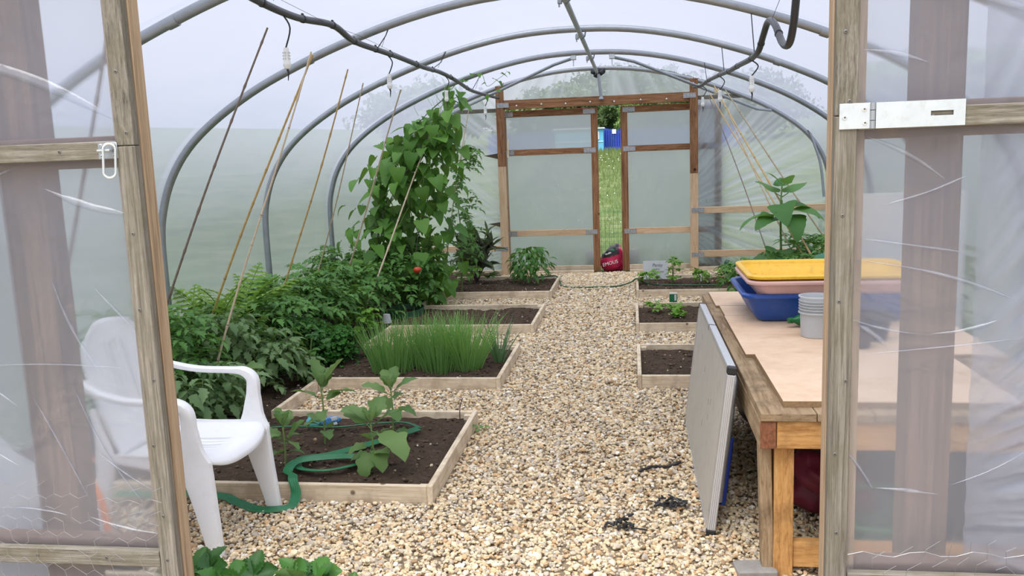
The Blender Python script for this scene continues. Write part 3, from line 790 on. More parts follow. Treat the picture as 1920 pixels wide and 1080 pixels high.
for y in HOOPY[2:]:
    p = min(pp2, key=lambda q: abs(q.y - (y - 3.9)))
    zt = hoopz(0.78) - 2.3 + 0.03
    G().tube([(-0.02, p.y, zt), (-0.01, p.y - 0.03, (zt + p.z) / 2), (p.x, p.y - 0.05, p.z + 0.012)], 0.0035, 5).obj('hanger_tie', 'black', pr)
G().tube([(0.0, 0.35, 0.36), (0.0, 1.0, 0.09), (0.0, 1.7, -0.08)], 0.0015, 4).obj('support_wire', 'black', pr)
# ------------------------------------------------------------------ raised beds
BEDS = []      # soil rectangles (kept free of gravel)
PAL = [((0.72, 0.57, 0.36), 6), ((0.82, 0.69, 0.48), 5), ((0.50, 0.43, 0.35), 2.4), ((0.64, 0.43, 0.24), 2.4), ((0.90, 0.84, 0.74), 1.3), ((0.38, 0.25, 0.14), 0.8), ((0.66, 0.56, 0.43), 3)]
PW = np.array([w for c, w in PAL]); PW = PW / PW.sum(); PC = np.array([c for c, w in PAL])

def ico():
    t = (1 + 5 ** 0.5) / 2
    v = np.array([(-1, t, 0), (1, t, 0), (-1, -t, 0), (1, -t, 0), (0, -1, t), (0, 1, t), (0, -1, -t), (0, 1, -t), (t, 0, -1), (t, 0, 1), (-t, 0, -1), (-t, 0, 1)], float)
    v /= np.linalg.norm(v[0])
    f = np.array([(0, 11, 5), (0, 5, 1), (0, 1, 7), (0, 7, 10), (0, 10, 11), (1, 5, 9), (5, 11, 4), (11, 10, 2), (10, 7, 6), (7, 1, 8), (3, 9, 4), (3, 4, 2), (3, 2, 6), (3, 6, 8), (3, 8, 9), (4, 9, 5), (2, 4, 11), (6, 2, 10), (8, 6, 7), (9, 8, 1)])
    return v, f
IV, IF = ico()
SHAPES = []
for k in range(14):
    s = IV * (1 + rng.uniform(-0.26, 0.26, (12, 1))) * np.array([1, rng.uniform(0.6, 0.95), rng.uniform(0.42, 0.75)])
    SHAPES.append(s)

def rubble(name, P, size, cols, parent=None, mat='stone', smooth=False):
    """thousands of small stones as one mesh, numpy-built; per-stone colour in 'Col'"""
    n = len(P)
    pick = rng.integers(0, len(SHAPES), n)
    base = np.array(SHAPES)[pick]                                   # n,12,3
    az = rng.uniform(0, 2 * PI, n); tx = rng.normal(0, 0.35, n)
    ca, sa, ct, st = np.cos(az), np.sin(az), np.cos(tx), np.sin(tx)
    y = base[:, :, 1] * ct[:, None] - base[:, :, 2] * st[:, None]
    z = base[:, :, 1] * st[:, None] + base[:, :, 2] * ct[:, None]
    x = base[:, :, 0]
    X = x * ca[:, None] - y * sa[:, None]; Y = x * sa[:, None] + y * ca[:, None]
    V = np.stack([X, Y, z], 2) * size[:, None, None] + P[:, None, :]
    V = V.reshape(-1, 3)
    F = (IF[None] + (np.arange(n) * 12)[:, None, None]).reshape(-1, 3)
    me = bpy.data.meshes.new(name)
    me.vertices.add(len(V)); me.vertices.foreach_set('co', V.astype(np.float32).ravel())
    me.loops.add(F.size); me.loops.foreach_set('vertex_index', F.astype(np.int32).ravel())
    me.polygons.add(len(F)); me.polygons.foreach_set('loop_start', np.arange(0, F.size, 3, dtype=np.int32))
    me.polygons.foreach_set('use_smooth', np.full(len(F), smooth))
    me.update(calc_edges=True)
    c = np.ones((n, 12, 4), np.float32); c[:, :, :3] = cols[:, None, :]
    me.color_attributes.new('Col', 'FLOAT_COLOR', 'POINT').data.foreach_set('color', c.ravel())
    me.materials.append(M[mat])
    return inst(name, me, parent)

def soil_patch(x0, x1, y0, y1, z, parent, name='soil', step=0.022, heap=0.02):
    BEDS.append((x0, x1, y0, y1))
    nx = max(2, int((x1 - x0) / step)); ny = max(2, int((y1 - y0) / step))
    V = []; o = parent.location
    for j in range(ny + 1):
        for i in range(nx + 1):
            x = x0 + (x1 - x0) * i / nx; y = y0 + (y1 - y0) * j / ny
            h = heap * noise.noise(Vector((x * 3, y * 3, 1))) + 0.013 * noise.noise(Vector((x * 14, y * 14, 2))) + 0.007 * noise.noise(Vector((x * 40, y * 40, 3)))
            V.append((x - o.x, y - o.y, z + h - o.z))
    F = [(j * (nx + 1) + i, j * (nx + 1) + i + 1, (j + 1) * (nx + 1) + i + 1, (j + 1) * (nx + 1) + i) for j in range(ny) for i in range(nx)]
    s = G().add(V, F).obj(name, 'soil', parent, smooth='all')
    n = int((x1 - x0) * (y1 - y0) * 420)
    P = np.stack([rng.uniform(x0 + .02, x1 - .02, n) - o.x, rng.uniform(y0 + .02, y1 - .02, n) - o.y, np.full(n, z + 0.004 - o.z)], 1)
    P[:, 2] += [heap * noise.noise(Vector(((a + o.x) * 3, (b + o.y) * 3, 1))) for a, b, c in P]
    cols = np.tile(np.array([[0.075, 0.05, 0.035]]), (n, 1)) * rng.uniform(0.5, 2.0, (n, 1))
    w = rng.random(n) < 0.05
    cols[w] = PC[rng.integers(0, 5, w.sum())] * 0.8
    c = rubble('soil_clods', P, rng.uniform(0.004, 0.013, n), cols, s); c['kind'] = 'stuff'
    return s

T_ = 0.028; HB = 0.092; ZB = -0.003
def board(parent, x0, x1, y0, y1, z1=HB, name='board', mat='board'):
    return solid((x0, y0, ZB), (x1, y1, z1), name, mat, parent, ch=0.003)
def finger(side, ya, yb, x0, x1, label, xb=None, backto=None):
    """a bed reaching out towards the path; path side is x1 for the left beds, x0 for the right beds"""
    r = empty('raised_bed', ((x0 + x1) / 2, (ya + yb) / 2, 0), label=label, cat='raised bed', group='timber-edged beds along the gravel path')
    if side < 0:
        board(r, x0, x1 - T_ - .001, ya, ya + T_, name='front_board')
        board(r, x1 - T_, x1, ya - 0.004, yb, HB + .003, name='side_board')
        board(r, (xb or x0), x1 - T_ - .001, yb - T_, yb, name='back_board')
        solid((x1 - T_ - .047, yb - T_ - .041, 0), (x1 - T_ - .003, yb - T_ - .002, HB - .012), 'corner_peg', 'board', r)
        solid((x1 - T_ - .047, ya + T_ + .002, 0), (x1 - T_ - .003, ya + T_ + .041, HB - .014), 'corner_peg', 'board', r)
        soil_patch(x0, x1 - T_, ya + T_, yb - T_, 0.052, r)
    else:
        board(r, x0 + T_ + .001, x1, ya, ya + T_, name='front_board')
        board(r, x0, x0 + T_, ya - 0.004, yb, HB + .003, name='side_board')
        board(r, x0 + T_ + .001, x1, yb - T_, yb, name='back_board')
        solid((x0 + T_ + .003, yb - T_ - .041, 0), (x0 + T_ + .047, yb - T_ - .002, HB - .012), 'corner_peg', 'board', r)
        soil_patch(x0 + T_, x1, ya + T_, yb - T_, 0.048, r)
    return r
LB = -2.25
b1 = finger(-1, 3.70, 4.90, LB - 0.9, -0.945, 'nearest full timber bed on the left, with young aubergine plants and flat green hose', xb=LB)
b2 = finger(-1, 5.65, 6.74, LB, -0.925, 'timber bed on the left filled with tall chives')
b3 = finger(-1, 7.52, 8.60, LB, -0.905, 'almost bare timber bed on the left behind the chives')
b4 = finger(-1, 9.42, 10.68, LB, -0.915, 'far left timber bed with a purple-leaved plant and a pepper bush')
r1 = finger(1, 5.72, 6.70, 0.015, 1.55, 'bare timber bed on the right, just behind the leaning folding table')
r2 = finger(1, 7.53, 8.60, 0.012, 1.55, 'timber bed on the right with a small seed label and two short lime-green rows')
r3 = finger(1, 9.40, 10.60, 0.025, 1.55, 'far right timber bed with a row of seedlings and a pale card')
ls = empty('side_bed', (-2.9, 7.5, 0), label='long soil bed along the left wall, packed with bushy plants', cat='garden bed')
for ya, yb in ((4.902, 5.648), (6.742, 7.518), (8.602, 9.418)):
    board(ls, LB, LB + T_, ya, yb, name='board')
    solid((LB + T_ + .002, yb - 0.045, 0), (LB + T_ + .046, yb - .002, HB - .008), 'corner_peg', 'board', ls)
soil_patch(-3.46, LB, 4.9, 11.38, 0.05, ls, step=0.035, heap=0.04)
soil_patch(LB, -1.8, 10.7, 11.38, 0.04, ls, step=0.035)
rs = empty('side_bed', (2.0, 7.0, 0), label='long soil bed along the right wall behind the bench, with tomato bushes', cat='garden bed')
soil_patch(1.55, 2.46, 3.0, 11.38, 0.05, rs, step=0.045, heap=0.04)
b0 = empty('raised_bed', (-1.7, 2.6, 0), label='strawberry bed in the bottom left foreground with a timber back edge', cat='raised bed')
board(b0, -2.45, -0.92, 2.80, 2.828, name='back_board'); board(b0, -0.948, -0.92, 2.42, 2.798, name='side_board'); board(b0, -2.45, -0.95, 2.42, 2.448, name='front_board')
soil_patch(-2.45, -0.95, 2.45, 2.80, 0.05, b0)
soil_patch(LB - 1.2, LB - 0.9, 3.7, 4.9, 0.05, ls)

# ------------------------------------------------------------------ gravel
def in_bed(x, y, pad=0.034):
    m = np.zeros(len(x), bool)
    for a, b, c, d in BEDS: m |= (x > a - pad) & (x < b + pad) & (y > c - pad) & (y < d + pad)
    return m
def gravel_pts(x0, x1, y0, y1, dens):
    n = int((x1 - x0) * (y1 - y0) * dens)
    x = rng.uniform(x0, x1, n); y = rng.uniform(y0, y1, n)
    k = ~in_bed(x, y); return x[k], y[k]
px, py, ps = [], [], []
for (x0, x1, y0, y1, dens, s) in [(-2.3, 1.6, 2.75, 3.9, 5600, 0.0098), (-0.95, 1.3, 3.9, 5.7, 4700, 0.0104), (1.3, 1.55, 3.9, 5.7, 1200, 0.011), (-2.25, -0.9, 4.88, 5.68, 4300, 0.0105), (-3.4, -2.3, 2.4, 3.7, 1500, 0.011),
                                  (-0.93, 1.5, 5.7, 7.6, 3200, 0.0122), (-2.25, -0.9, 6.7, 7.55, 3000, 0.0122), (-2.25, 1.5, 7.6, 9.5, 2400, 0.0138), (-0.95, 0.06, 9.5, 11.45, 2300, 0.0145), (-1.8, 1.5, 10.6, 11.45, 1700, 0.0145)]:
    x, y = gravel_pts(x0, x1, y0, y1, dens)
    px.append(x); py.append(y); ps.append(s * rng.lognormal(0, 0.30, len(x)))
px, py, ps = np.concatenate(px), np.concatenate(py), np.clip(np.concatenate(ps), 0.004, 0.021)
pz = rng.uniform(-0.002, 0.016, len(px)) + 0.010 * np.sin(px * 2.1 + 1) * np.sin(py * 1.7) * 0.6
cols = PC[rng.choice(len(PAL), len(px), p=PW)] * rng.uniform(0.80, 1.12, (len(px), 1))
P = np.stack([px, py, pz], 1)
top = pz > 0.006
seen = (py > 3.02 + 0.12 * np.abs(px)) & (px > -1.5) & (px < 0.35) & top & (ps > 0.0105)
idx = np.where(seen)[0]; idx = idx[np.argsort(py[idx] - ps[idx] * 25)][:300]
keep = np.ones(len(px), bool); keep[idx] = False
gr = rubble('gravel', P[keep], ps[keep], np.clip(cols[keep], 0, 0.93), floor); gr['kind'] = 'stuff'
stone_me = []
for k in range(36):
    me = bpy.data.meshes.new('stone'); me.from_pydata([tuple(v) for v in SHAPES[k % 14]], [], [tuple(map(int, f)) for f in IF]); me.materials.append(M['stone'])
    c = PC[rng.choice(len(PAL), p=PW)] * rng.uniform(0.85, 1.1); c = np.clip(c, 0, 0.93)
    me.color_attributes.new('Col', 'FLOAT_COLOR', 'POINT').data.foreach_set('color', np.tile(np.array([*c, 1.0], np.float32), 12))
    stone_me.append(me)
for i in idx:
    inst('stone', stone_me[int(rng.integers(0, 36))], floor, (px[i], py[i], pz[i] + 0.003), (rng.normal(0, .3), rng.normal(0, .3), rng.uniform(0, 6.28)), float(ps[i]))

# ------------------------------------------------------------------ leaves
def leaf(L=0.1, W=0.08, prof='heart', n=6, droop=0.5, fold=0.25, serr=0.0, pet=0.0, curl=0.0, wave=0.0):
    """one leaf blade; x runs to the tip, z is up. returns verts, faces"""
    V = []; F = []; x, z, th = pet, 0.0, 0.15
    P = dict(heart=lambda t: (min(1, (t + 0.05) * 4.2) ** 0.7) * (1 - t) ** 0.75 * 1.25 + (0.02 if t < 1 else 0),
             oval=lambda t: math.sin(PI * min(1, 0.06 + t * 0.94)) ** 0.8,
             lance=lambda t: math.sin(PI * min(1, (0.03 + t) ** 0.75)) ** 0.9,
             round=lambda t: math.sqrt(max(0, 1 - (2 * t - 0.95) ** 2 * 0.98)),
             lobed=lambda t: math.sin(PI * min(1, 0.08 + t * 0.92)) ** 0.7 * (1 + 0.20 * math.sin(t * 17)),)[prof]
    for i in range(n + 1):
        t = i / n
        w = W / 2 * P(t) * (1 + serr * (1 if i % 2 else -1))
        if i == n: w = W * 0.01
        a = fold + curl * t
        zz = w * a
        wv = wave * W * math.sin(t * 9)
        V += [(x - 0.25 * w * (1 - t) * (prof == 'heart'), -w, z + zz + wv), (x, -w * .5, z + zz * .35), (x, 0, z), (x, w * .5, z + zz * .35), (x - 0.25 * w * (1 - t) * (prof == 'heart'), w, z + zz - wv)]
        th -= droop / n
        x += L / n * math.cos(th); z += L / n * math.sin(th)
    for i in range(n):
        for k in range(4):
            q = i * 5 + k
            F.append((q, q + 5, q + 6, q + 1))
    if pet > 0:
        b = len(V); r = 0.0018 + W * 0.012
        V += [(0, -r, 0), (0, r, 0), (pet, r, 0), (pet, -r, 0), (0, 0, -r * 1.6), (pet, 0, -r * 1.6)]
        F += [(b, b + 3, b + 2, b + 1), (b, b + 4, b + 5, b + 3), (b + 1, b + 2, b + 5, b + 4)]
    return V, F
def tform(V, T): return [tuple(T @ Vector(p)) for p in V]
def aim(loc, az, el, roll=0, s=1):
    return Matrix.Translation(loc) @ Euler((roll, -el, az)).to_matrix().to_4x4() @ Matrix.Scale(s, 4)
def compound(Lr=0.16, pairs=3, lw=0.07, kind='oval', droop=0.9, serr=0.12, seed=0, term=1.3, updown=0.4, n=5, W=0.6):
    """pinnate leaf with leaflets in pairs along an arched stalk"""
    rr = random.Random(seed); g = G(); path = []; x = z = 0; th = 0.5
    N = 10
    for i in range(N + 1):
        path.append((x, 0, z)); th -= droop / N; x += Lr / N * math.cos(th); z += Lr / N * math.sin(th)
    g.tube(path, [0.0022 * (1 - 0.6 * i / N) for i in range(N + 1)], 4, caps=False)
    for k in range(pairs):
        t = (k + 1) / (pairs + 0.4); p = path[int(t * N)]
        for sgn in (-1, 1):
            s = lw * (0.7 + 0.45 * math.sin(PI * (k + 0.7) / pairs)) * rr.uniform(0.85, 1.15)
            V, F = leaf(s, s * W, kind, n, droop=rr.uniform(0.3, updown + 0.9), fold=rr.uniform(0.1, 0.5), serr=serr, pet=s * 0.08)
            g.add(V, F, aim(p, sgn * rr.uniform(0.9, 1.3), rr.uniform(-0.3, 0.25), sgn * rr.uniform(-0.3, 0.3)))
    V, F = leaf(lw * term, lw * term * W, kind, n, droop=0.7, fold=0.3, serr=serr)
    g.add(V, F, aim(path[-1], rr.uniform(-.1, .1), th * 0.7))
    return g
def leafmesh(name, mat, V_F, smooth='all'):
    g = V_F if isinstance(V_F, G) else G().add(*V_F)
    return g.mesh(name, mat, smooth)

def plant(name, loc, label, cat, group=None): return empty(name, loc, label=label, cat=cat, group=group)

L_bean = [leafmesh('leaf', 'bean', leaf(0.115, 0.105, 'heart', 7, droop=d, fold=f, pet=0.02)) for d, f in ((0.5, 0.25), (0.9, 0.35), (0.3, 0.15), (1.2, 0.2))]
L_tom = [leafmesh('leaf', 'tomato', compound(0.19, 4, 0.062, 'lance', 1.0, 0.30, s, n=8, W=0.52)) for s in range(5)]
L_tomg = [leafmesh('leaf', 'tomatog', compound(0.17, 3, 0.080, 'lance', 1.2, 0.22, s + 9, updown=1.4, n=8, W=0.50)) for s in range(4)]
L_fern = []
for s in range(3):
    g = G(); rr = random.Random(s); path = []; x = z = 0; th = 1.3
    for i in range(19):
        path.append((x, 0, z)); th -= 1.1 / 18; x += 0.025 * math.cos(th); z += 0.025 * math.sin(th)
    g.tube(path, 0.0018, 4, caps=False)
    for i in range(2, 19):
        t = i / 18; w = 0.085 * math.sin(PI * min(1, 0.15 + t * 0.83)) ** 0.8 + 0.004
        for sg in (-1, 1):
            V, F = leaf(w, 0.020, 'lance', 5, droop=0.5, fold=0.2, serr=0.35)
            g.add(V, F, aim(path[i], sg * 1.25, 0.1 + 0.3 * (1 - t)))
    L_fern.append(leafmesh('frond', 'fern', g))
L_aub = [leafmesh('leaf', 'aub', leaf(0.17, 0.115, 'lobed', 10, droop=d, fold=f, pet=0.05, wave=0.04)) for d, f in ((0.6, 0.2), (1.1, 0.3), (0.2, 0.45), (0.9, 0.1))]
def tri(s, seed):
    g = G(); rr = random.Random(seed)
    g.tube([(0, 0, 0), (0.05, 0, 0.012), (0.09, 0, 0.012)], 0.0016, 4, caps=False)
    for a in (-1.15, 0, 1.15):
        V, F = leaf(s, s * 0.74, 'oval', 14, droop=rr.uniform(0.3, 0.9), fold=rr.uniform(0.25, 0.55), serr=0.13)
        g.add(V, F, aim((0.09, 0, 0.012), a, rr.uniform(-0.2, 0.2)))
    return g
L_straw = [leafmesh('leaf', 'straw', tri(0.085, s)) for s in range(4)]
L_pep = [leafmesh('leaf', 'pepper', leaf(0.10, 0.042, 'lance', 7, droop=d, fold=0.3, pet=0.02)) for d in (0.5, 0.9, 1.3)]
L_pur = [leafmesh('leaf', 'purple', leaf(0.19, 0.075, 'lance', 9, droop=d, fold=f, pet=0.03, wave=0.05)) for d, f in ((0.2, 0.45), (0.7, 0.5), (-0.2, 0.35), (1.2, 0.3))]
L_sq = [leafmesh('leaf', 'squash', leaf(0.21, 0.17, 'heart', 12, droop=d, fold=f, pet=0.07, serr=0.03, wave=0.02)) for d, f in ((0.8, 0.2), (1.3, 0.25), (0.4, 0.1), (1.0, 0.12))]
L_sm = [leafmesh('leaf', 'lime', compound(0.06, 2, 0.034, 'round', 0.6, 0.1, s, W=0.8, n=5)) for s in range(3)]
L_tree = None

def stem(parent, pts, r0, r1=None, mat='stem', name='stem'):
    p = smooth_path(pts, 4); r1 = r1 if r1 is not None else r0 * 0.5
    return G().tube(p, [r0 + (r1 - r0) * i / (len(p) - 1) for i in range(len(p))], 6).obj(name, mat, parent, smooth=True)

# ---- climbing bean (big leafy tower)
bp = plant('climbing_bean', (-2.33, 8.95, 0.05), 'tall climbing bean with big heart-shaped leaves, left of the far doorway', 'plant')
rr = random.Random(5)
def bean_axis(z):   # centre and half-width of the leafy tower by height
    for (z0, x0, w0), (z1, x1, w1) in zip(BT, BT[1:]):
        if z <= z1:
            t = (z - z0) / (z1 - z0); return x0 + (x1 - x0) * t, w0 + (w1 - w0) * t
    return BT[-1][1:]
BT = [(0.0, -2.30, 0.25), (0.35, -2.38, 0.48), (0.8, -2.48, 0.56), (1.2, -2.42, 0.54), (1.55, -2.32, 0.46), (1.80, -2.20, 0.38), (2.0, -2.06, 0.20), (2.2, -1.86, 0.10), (2.36, -1.80, 0.08)]
zs = []
for k in range(294):
    z = 0.12 + 1.95 * (rr.random() ** 0.9) if k < 272 else rr.uniform(1.95, 2.36)
    cx, w = bean_axis(z)
    a = rr.uniform(0, 2 * PI); q = w * rr.uniform(0.45, 1.25)
    x = cx + q * math.cos(a); y = 8.95 + q * math.sin(a) * 0.85
    out = a if rr.random() < 0.8 else rr.uniform(0, 6.28)
    if rr.random() < 0.45: out = -PI / 2 + rr.uniform(-0.9, 0.9)
    inst('leaf', L_bean[rr.randrange(4)], bp, (x - bp.location.x, y - bp.location.y, z - 0.05), (rr.uniform(-.5, .5), rr.uniform(0.3, 1.25), out), rr.uniform(0.95, 1.75))
ig = G()
for k in range(420):      # the deeper leaves, past the 300 that show largest
    z = 0.05 + 1.85 * rr.random(); cx, w = bean_axis(z); a = rr.uniform(0, 6.28); q = w * rr.uniform(0.1, 0.85)
    V, F = leaf(0.115, 0.105, 'heart', 4, droop=0.7, fold=0.25)
    ig.add(V, F, aim((cx + q * math.cos(a) - bp.location.x, q * math.sin(a) * 0.85, z - 0.05), rr.uniform(0, 6.28), -rr.uniform(0.2, 1.2), rr.uniform(-.5, .5), rr.uniform(0.9, 1.5)))
ig.obj('inner_leaves', 'bean', bp, smooth='all')['kind'] = 'stuff'
for k in range(7):
    a = k * 0.9
    pts = []
    for z in (0.0, 0.4, 0.8, 1.2, 1.6, 1.95, 2.2 if k < 3 else 2.0):
        cx, w = bean_axis(z); pts.append((cx + w * 0.5 * math.cos(a + z * 1.5) + 2.33, w * 0.5 * math.sin(a + z * 1.5), z))
    stem(bp, pts, 0.006, 0.003, 'stemd' if k % 2 else 'stem')
for k in range(9):    # thin searching tendrils at the top
    z = rr.uniform(1.8, 2.25); cx, w = bean_axis(z); x = cx + rr.uniform(-w, w) + 2.33
    stem(bp, [(x, rr.uniform(-.2, .2), z), (x + rr.uniform(-.08, .08), 0, z + 0.1), (x + rr.uniform(-.1, .14), 0, z + rr.uniform(0.12, 0.22))], 0.002, 0.0008, name='tendril')
tw = plant('bean_tip', (-1.78, 9.55, 2.33), 'bean shoot twined round the hoop and trailing small leaves beside the far post', 'plant')
stem(tw, smooth_path([(-0.22, 0.06, 0.03), (-0.1, 0.02, 0.13), (0.05, 0.02, 0.18), (0.15, 0.0, 0.18), (0.2, 0.02, 0.05), (0.33, 0.0, 0.12), (0.42, 0, 0.18)], 3), 0.004, 0.002)
for k, (x, z) in enumerate([(-0.2, 0.05), (-0.1, 0.13), (-0.03, 0.12), (0.05, 0.19), (0.13, 0.2), (0.2, 0.08), (0.27, 0.13), (0.33, 0.1), (0.36, 0.18), (0.43, 0.19), (0.3, 0.0), (0.22, -0.04)]):
    inst('leaf', L_bean[k % 4], tw, (x, -0.02, z), (rr.uniform(-.4, .4), rr.uniform(0.1, 1.1), rr.uniform(-3, 0)), rr.uniform(0.45, 0.75))

# ---- tall tomato behind the bean
tt = plant('tomato_plant', (-2.0, 9.7, 0.05), 'tall airy tomato plant with sparse small leaves on the right flank of the climbing bean', 'plant')
stem(tt, [(0, 0, 0), (0.03, 0, 0.6), (0.0, 0, 1.2), (0.12, 0, 1.75)], 0.008, 0.003)
for k in range(70):
    z = rr.uniform(0.25, 1.72); a = rr.uniform(0, 6.28)
    inst('leaf', L_tom[k % 5], tt, (0.04 + 0.05 * math.cos(a), 0.05 * math.sin(a), z), (rr.uniform(-.4, .4), rr.uniform(-0.1, 0.7), a), rr.uniform(0.7, 1.15))

# ---- bushy plants of the left bed
def bush(loc, label, R, H, n, meshes, seed, smin=0.8, smax=1.25, cat='plant', name='tomato_bush', group='bushy plants of the left bed', stems=5, lean=(0, 0), flat=0.5):
    p = plant(name, loc, label, cat, group); r = random.Random(seed)
    for k in range(stems):
        a = r.uniform(0, 6.28)
        stem(p, [(0.02 * math.cos(a), 0.02 * math.sin(a), 0), (R * .25 * math.cos(a), R * .25 * math.sin(a), H * .5), (R * .5 * math.cos(a) + lean[0], R * .5 * math.sin(a) + lean[1], H * 0.95)], 0.006, 0.003)
    n = int(n * 1.5) if n > 45 else n
    for k in range(n):
        a = r.uniform(0, 6.28); t = r.random() ** 0.6
        z = H * (0.12 + 0.88 * t); q = R * math.sqrt(max(0, 1 - (t - 0.35) ** 2 * 1.5)) * r.uniform(0.25, 0.85)
        inst('leaf', meshes[r.randrange(len(meshes))], p, (q * math.cos(a) + lean[0] * t, q * math.sin(a) + lean[1] * t, z), (r.uniform(-.4, .4), r.uniform(-0.4, flat), a + r.uniform(-.6, .6)), r.uniform(smin, smax))
    return p
bush((-2.95, 4.75, 0.05), 'bushy tomato plant nearest the left wall, right behind the white chair', 0.42, 0.66, 90, L_tom, 1)
bush((-2.62, 4.55, 0.05), 'low grey-green curled-leaf plant seen above the far arm of the white chair', 0.34, 0.40, 62, L_tomg, 2, 0.8, 1.25)
bush((-2.95, 5.40, 0.05), 'curled grey-green leaved tomato between the straw-coloured canes', 0.40, 0.56, 84, L_tomg, 3)
bush((-2.62, 5.50, 0.05), 'sprawling grey-green plant just left of the curly parsley', 0.30, 0.34, 56, L_tomg, 4)
bush((-2.95, 6.15, 0.05), 'dark green tomato bush behind the curled-leaf plants, in front of the ferns', 0.42, 0.52, 88, L_tom, 5)
bush((-2.88, 6.85, 0.05), 'dense tomato bush behind the curly parsley', 0.44, 0.56, 96, L_tom, 6)
bush((-2.90, 7.55, 0.05), 'dense tomato bush in the middle of the left bed, level with the lone pale cane', 0.46, 0.58, 96, L_tom, 7)
bush((-2.78, 8.15, 0.05), 'tomato bush in front of the climbing bean', 0.46, 0.50, 92, L_tom, 8)
bush((-2.66, 7.35, 0.05), 'low tomato bush edging the left bed near the white pot', 0.24, 0.42, 52, L_tom, 9, 0.7, 1.0)
bush((-2.35, 8.70, 0.05), 'tomato foliage around the foot of the climbing bean, beside a red tomato', 0.34, 0.62, 76, L_tom, 10)
bush((-3.1, 8.8, 0.05), 'tomato bush against the left wall beside the third hoop', 0.34, 0.60, 56, L_tom, 12)
bush((-2.48, 9.6, 0.05), 'tomato foliage low on the right of the climbing bean', 0.32, 0.55, 60, L_tom, 13, 0.7, 1.1)
lm = bush((-2.42, 7.20, 0.05), 'small lime-green basil clump at the edge of the tomato bushes', 0.12, 0.26, 34, L_sm, 14, 0.9, 1.4, name='basil_clump', stems=3)
bush((-2.42, 5.95, 0.05), 'upright young plant with bright rounded leaves in front of the curly parsley', 0.10, 0.33, 22, L_straw, 15, 0.55, 0.8, name='young_plant', stems=2)
bush((-2.28, 5.72, 0.02), 'small rounded seedling spilling over the corner of the chive bed', 0.08, 0.10, 9, L_straw, 16, 0.5, 0.7, name='young_plant', stems=1)
bush((-2.02, 10.35, 0.05), 'small bright green basil left of the purple-leaved plant', 0.14, 0.26, 28, L_sm, 17, 1.0, 1.6, name='basil_clump', stems=3)
for k, (x, y, h, lb) in enumerate([(-3.10, 5.72, 0.95, 'tall yellow-green fern against the left wall by the thick straw cane'), (-3.14, 6.15, 1.0, 'yellow-green fern against the left wall between two hoops'),
                                   (-3.2, 6.9, 0.85, 'fern with one pale frond showing beside the second hoop foot'), (-3.34, 4.9, 0.75, 'low fern against the left wall next to the near left door')]):
    p = plant('fern', (x, y, 0.05), lb, 'fern', 'ferns along the left wall')
    for q in range(11):
        a = q * 0.62 + k
        inst('frond', L_fern[q % 3], p, (0.02 * math.cos(a), 0.02 * math.sin(a), 0), (rr.uniform(-.3, .3), rr.uniform(-0.45, -0.05), a), h * rr.uniform(1.5, 2.1))
red_t = plant('red_tomato', (-2.17, 8.35, 0.50), 'ripe red tomato hanging low on the climbing bean tower', 'tomato')
G().lathe([(0.002, -0.034), (0.022, -0.030), (0.040, -0.008), (0.042, 0.008), (0.03, 0.028), (0.012, 0.034), (0.002, 0.030)], 18).obj('fruit', 'tomred', red_t, smooth='all')
sp = G()
for k in range(5): sp.add(*leaf(0.03, 0.008, 'lance', 3), aim((0, 0, 0.032), k * 1.257, 0.1))
sp.obj('calyx', 'tomato', red_t)

# ---- curly parsley: hundreds of frilled leaflets
def frill(loc, label, R, H, n, seed, mat='parsley', name='curly_parsley', s0=0.012, s1=0.026, group=None):
    p = plant(name, loc, label, 'herb', group); r = random.Random(seed); g = G()
    for k in range(n):
        a = r.uniform(0, 6.28); t = r.random() ** 0.55; q = R * (0.2 + 0.8 * r.random()) * math.sqrt(1 - 0.75 * (t ** 2))
        c = Vector((q * math.cos(a), q * math.sin(a), H * t)); s = r.uniform(s0, s1)
        V = [(0, 0, 0)]; m = 7
        for i in range(m): w = 2 * PI * i / m; V.append((s * math.cos(w), s * math.sin(w), s * (0.5 if i % 2 else -0.25)))
        g.add(V, [(0, 1 + i, 1 + (i + 1) % m) for i in range(m)], aim(c, a, r.uniform(-0.9, 0.6), r.uniform(-.8, .8)))
    o = g.obj('foliage', mat, p); o['kind'] = 'stuff'
    for k in range(8):
        a = k * 0.785; stem(p, [(0, 0, 0), (R * .4 * math.cos(a), R * .4 * math.sin(a), H * .6)], 0.003, 0.002)
    return p
frill((-2.62, 6.28, 0.04), 'big dark green curly parsley clump left of the chive bed', 0.36, 0.34, 2100, 1)
frill((-2.36, 6.35, 0.04), 'second curly parsley clump, spreading to the edge of the chives', 0.26, 0.27, 1300, 2)

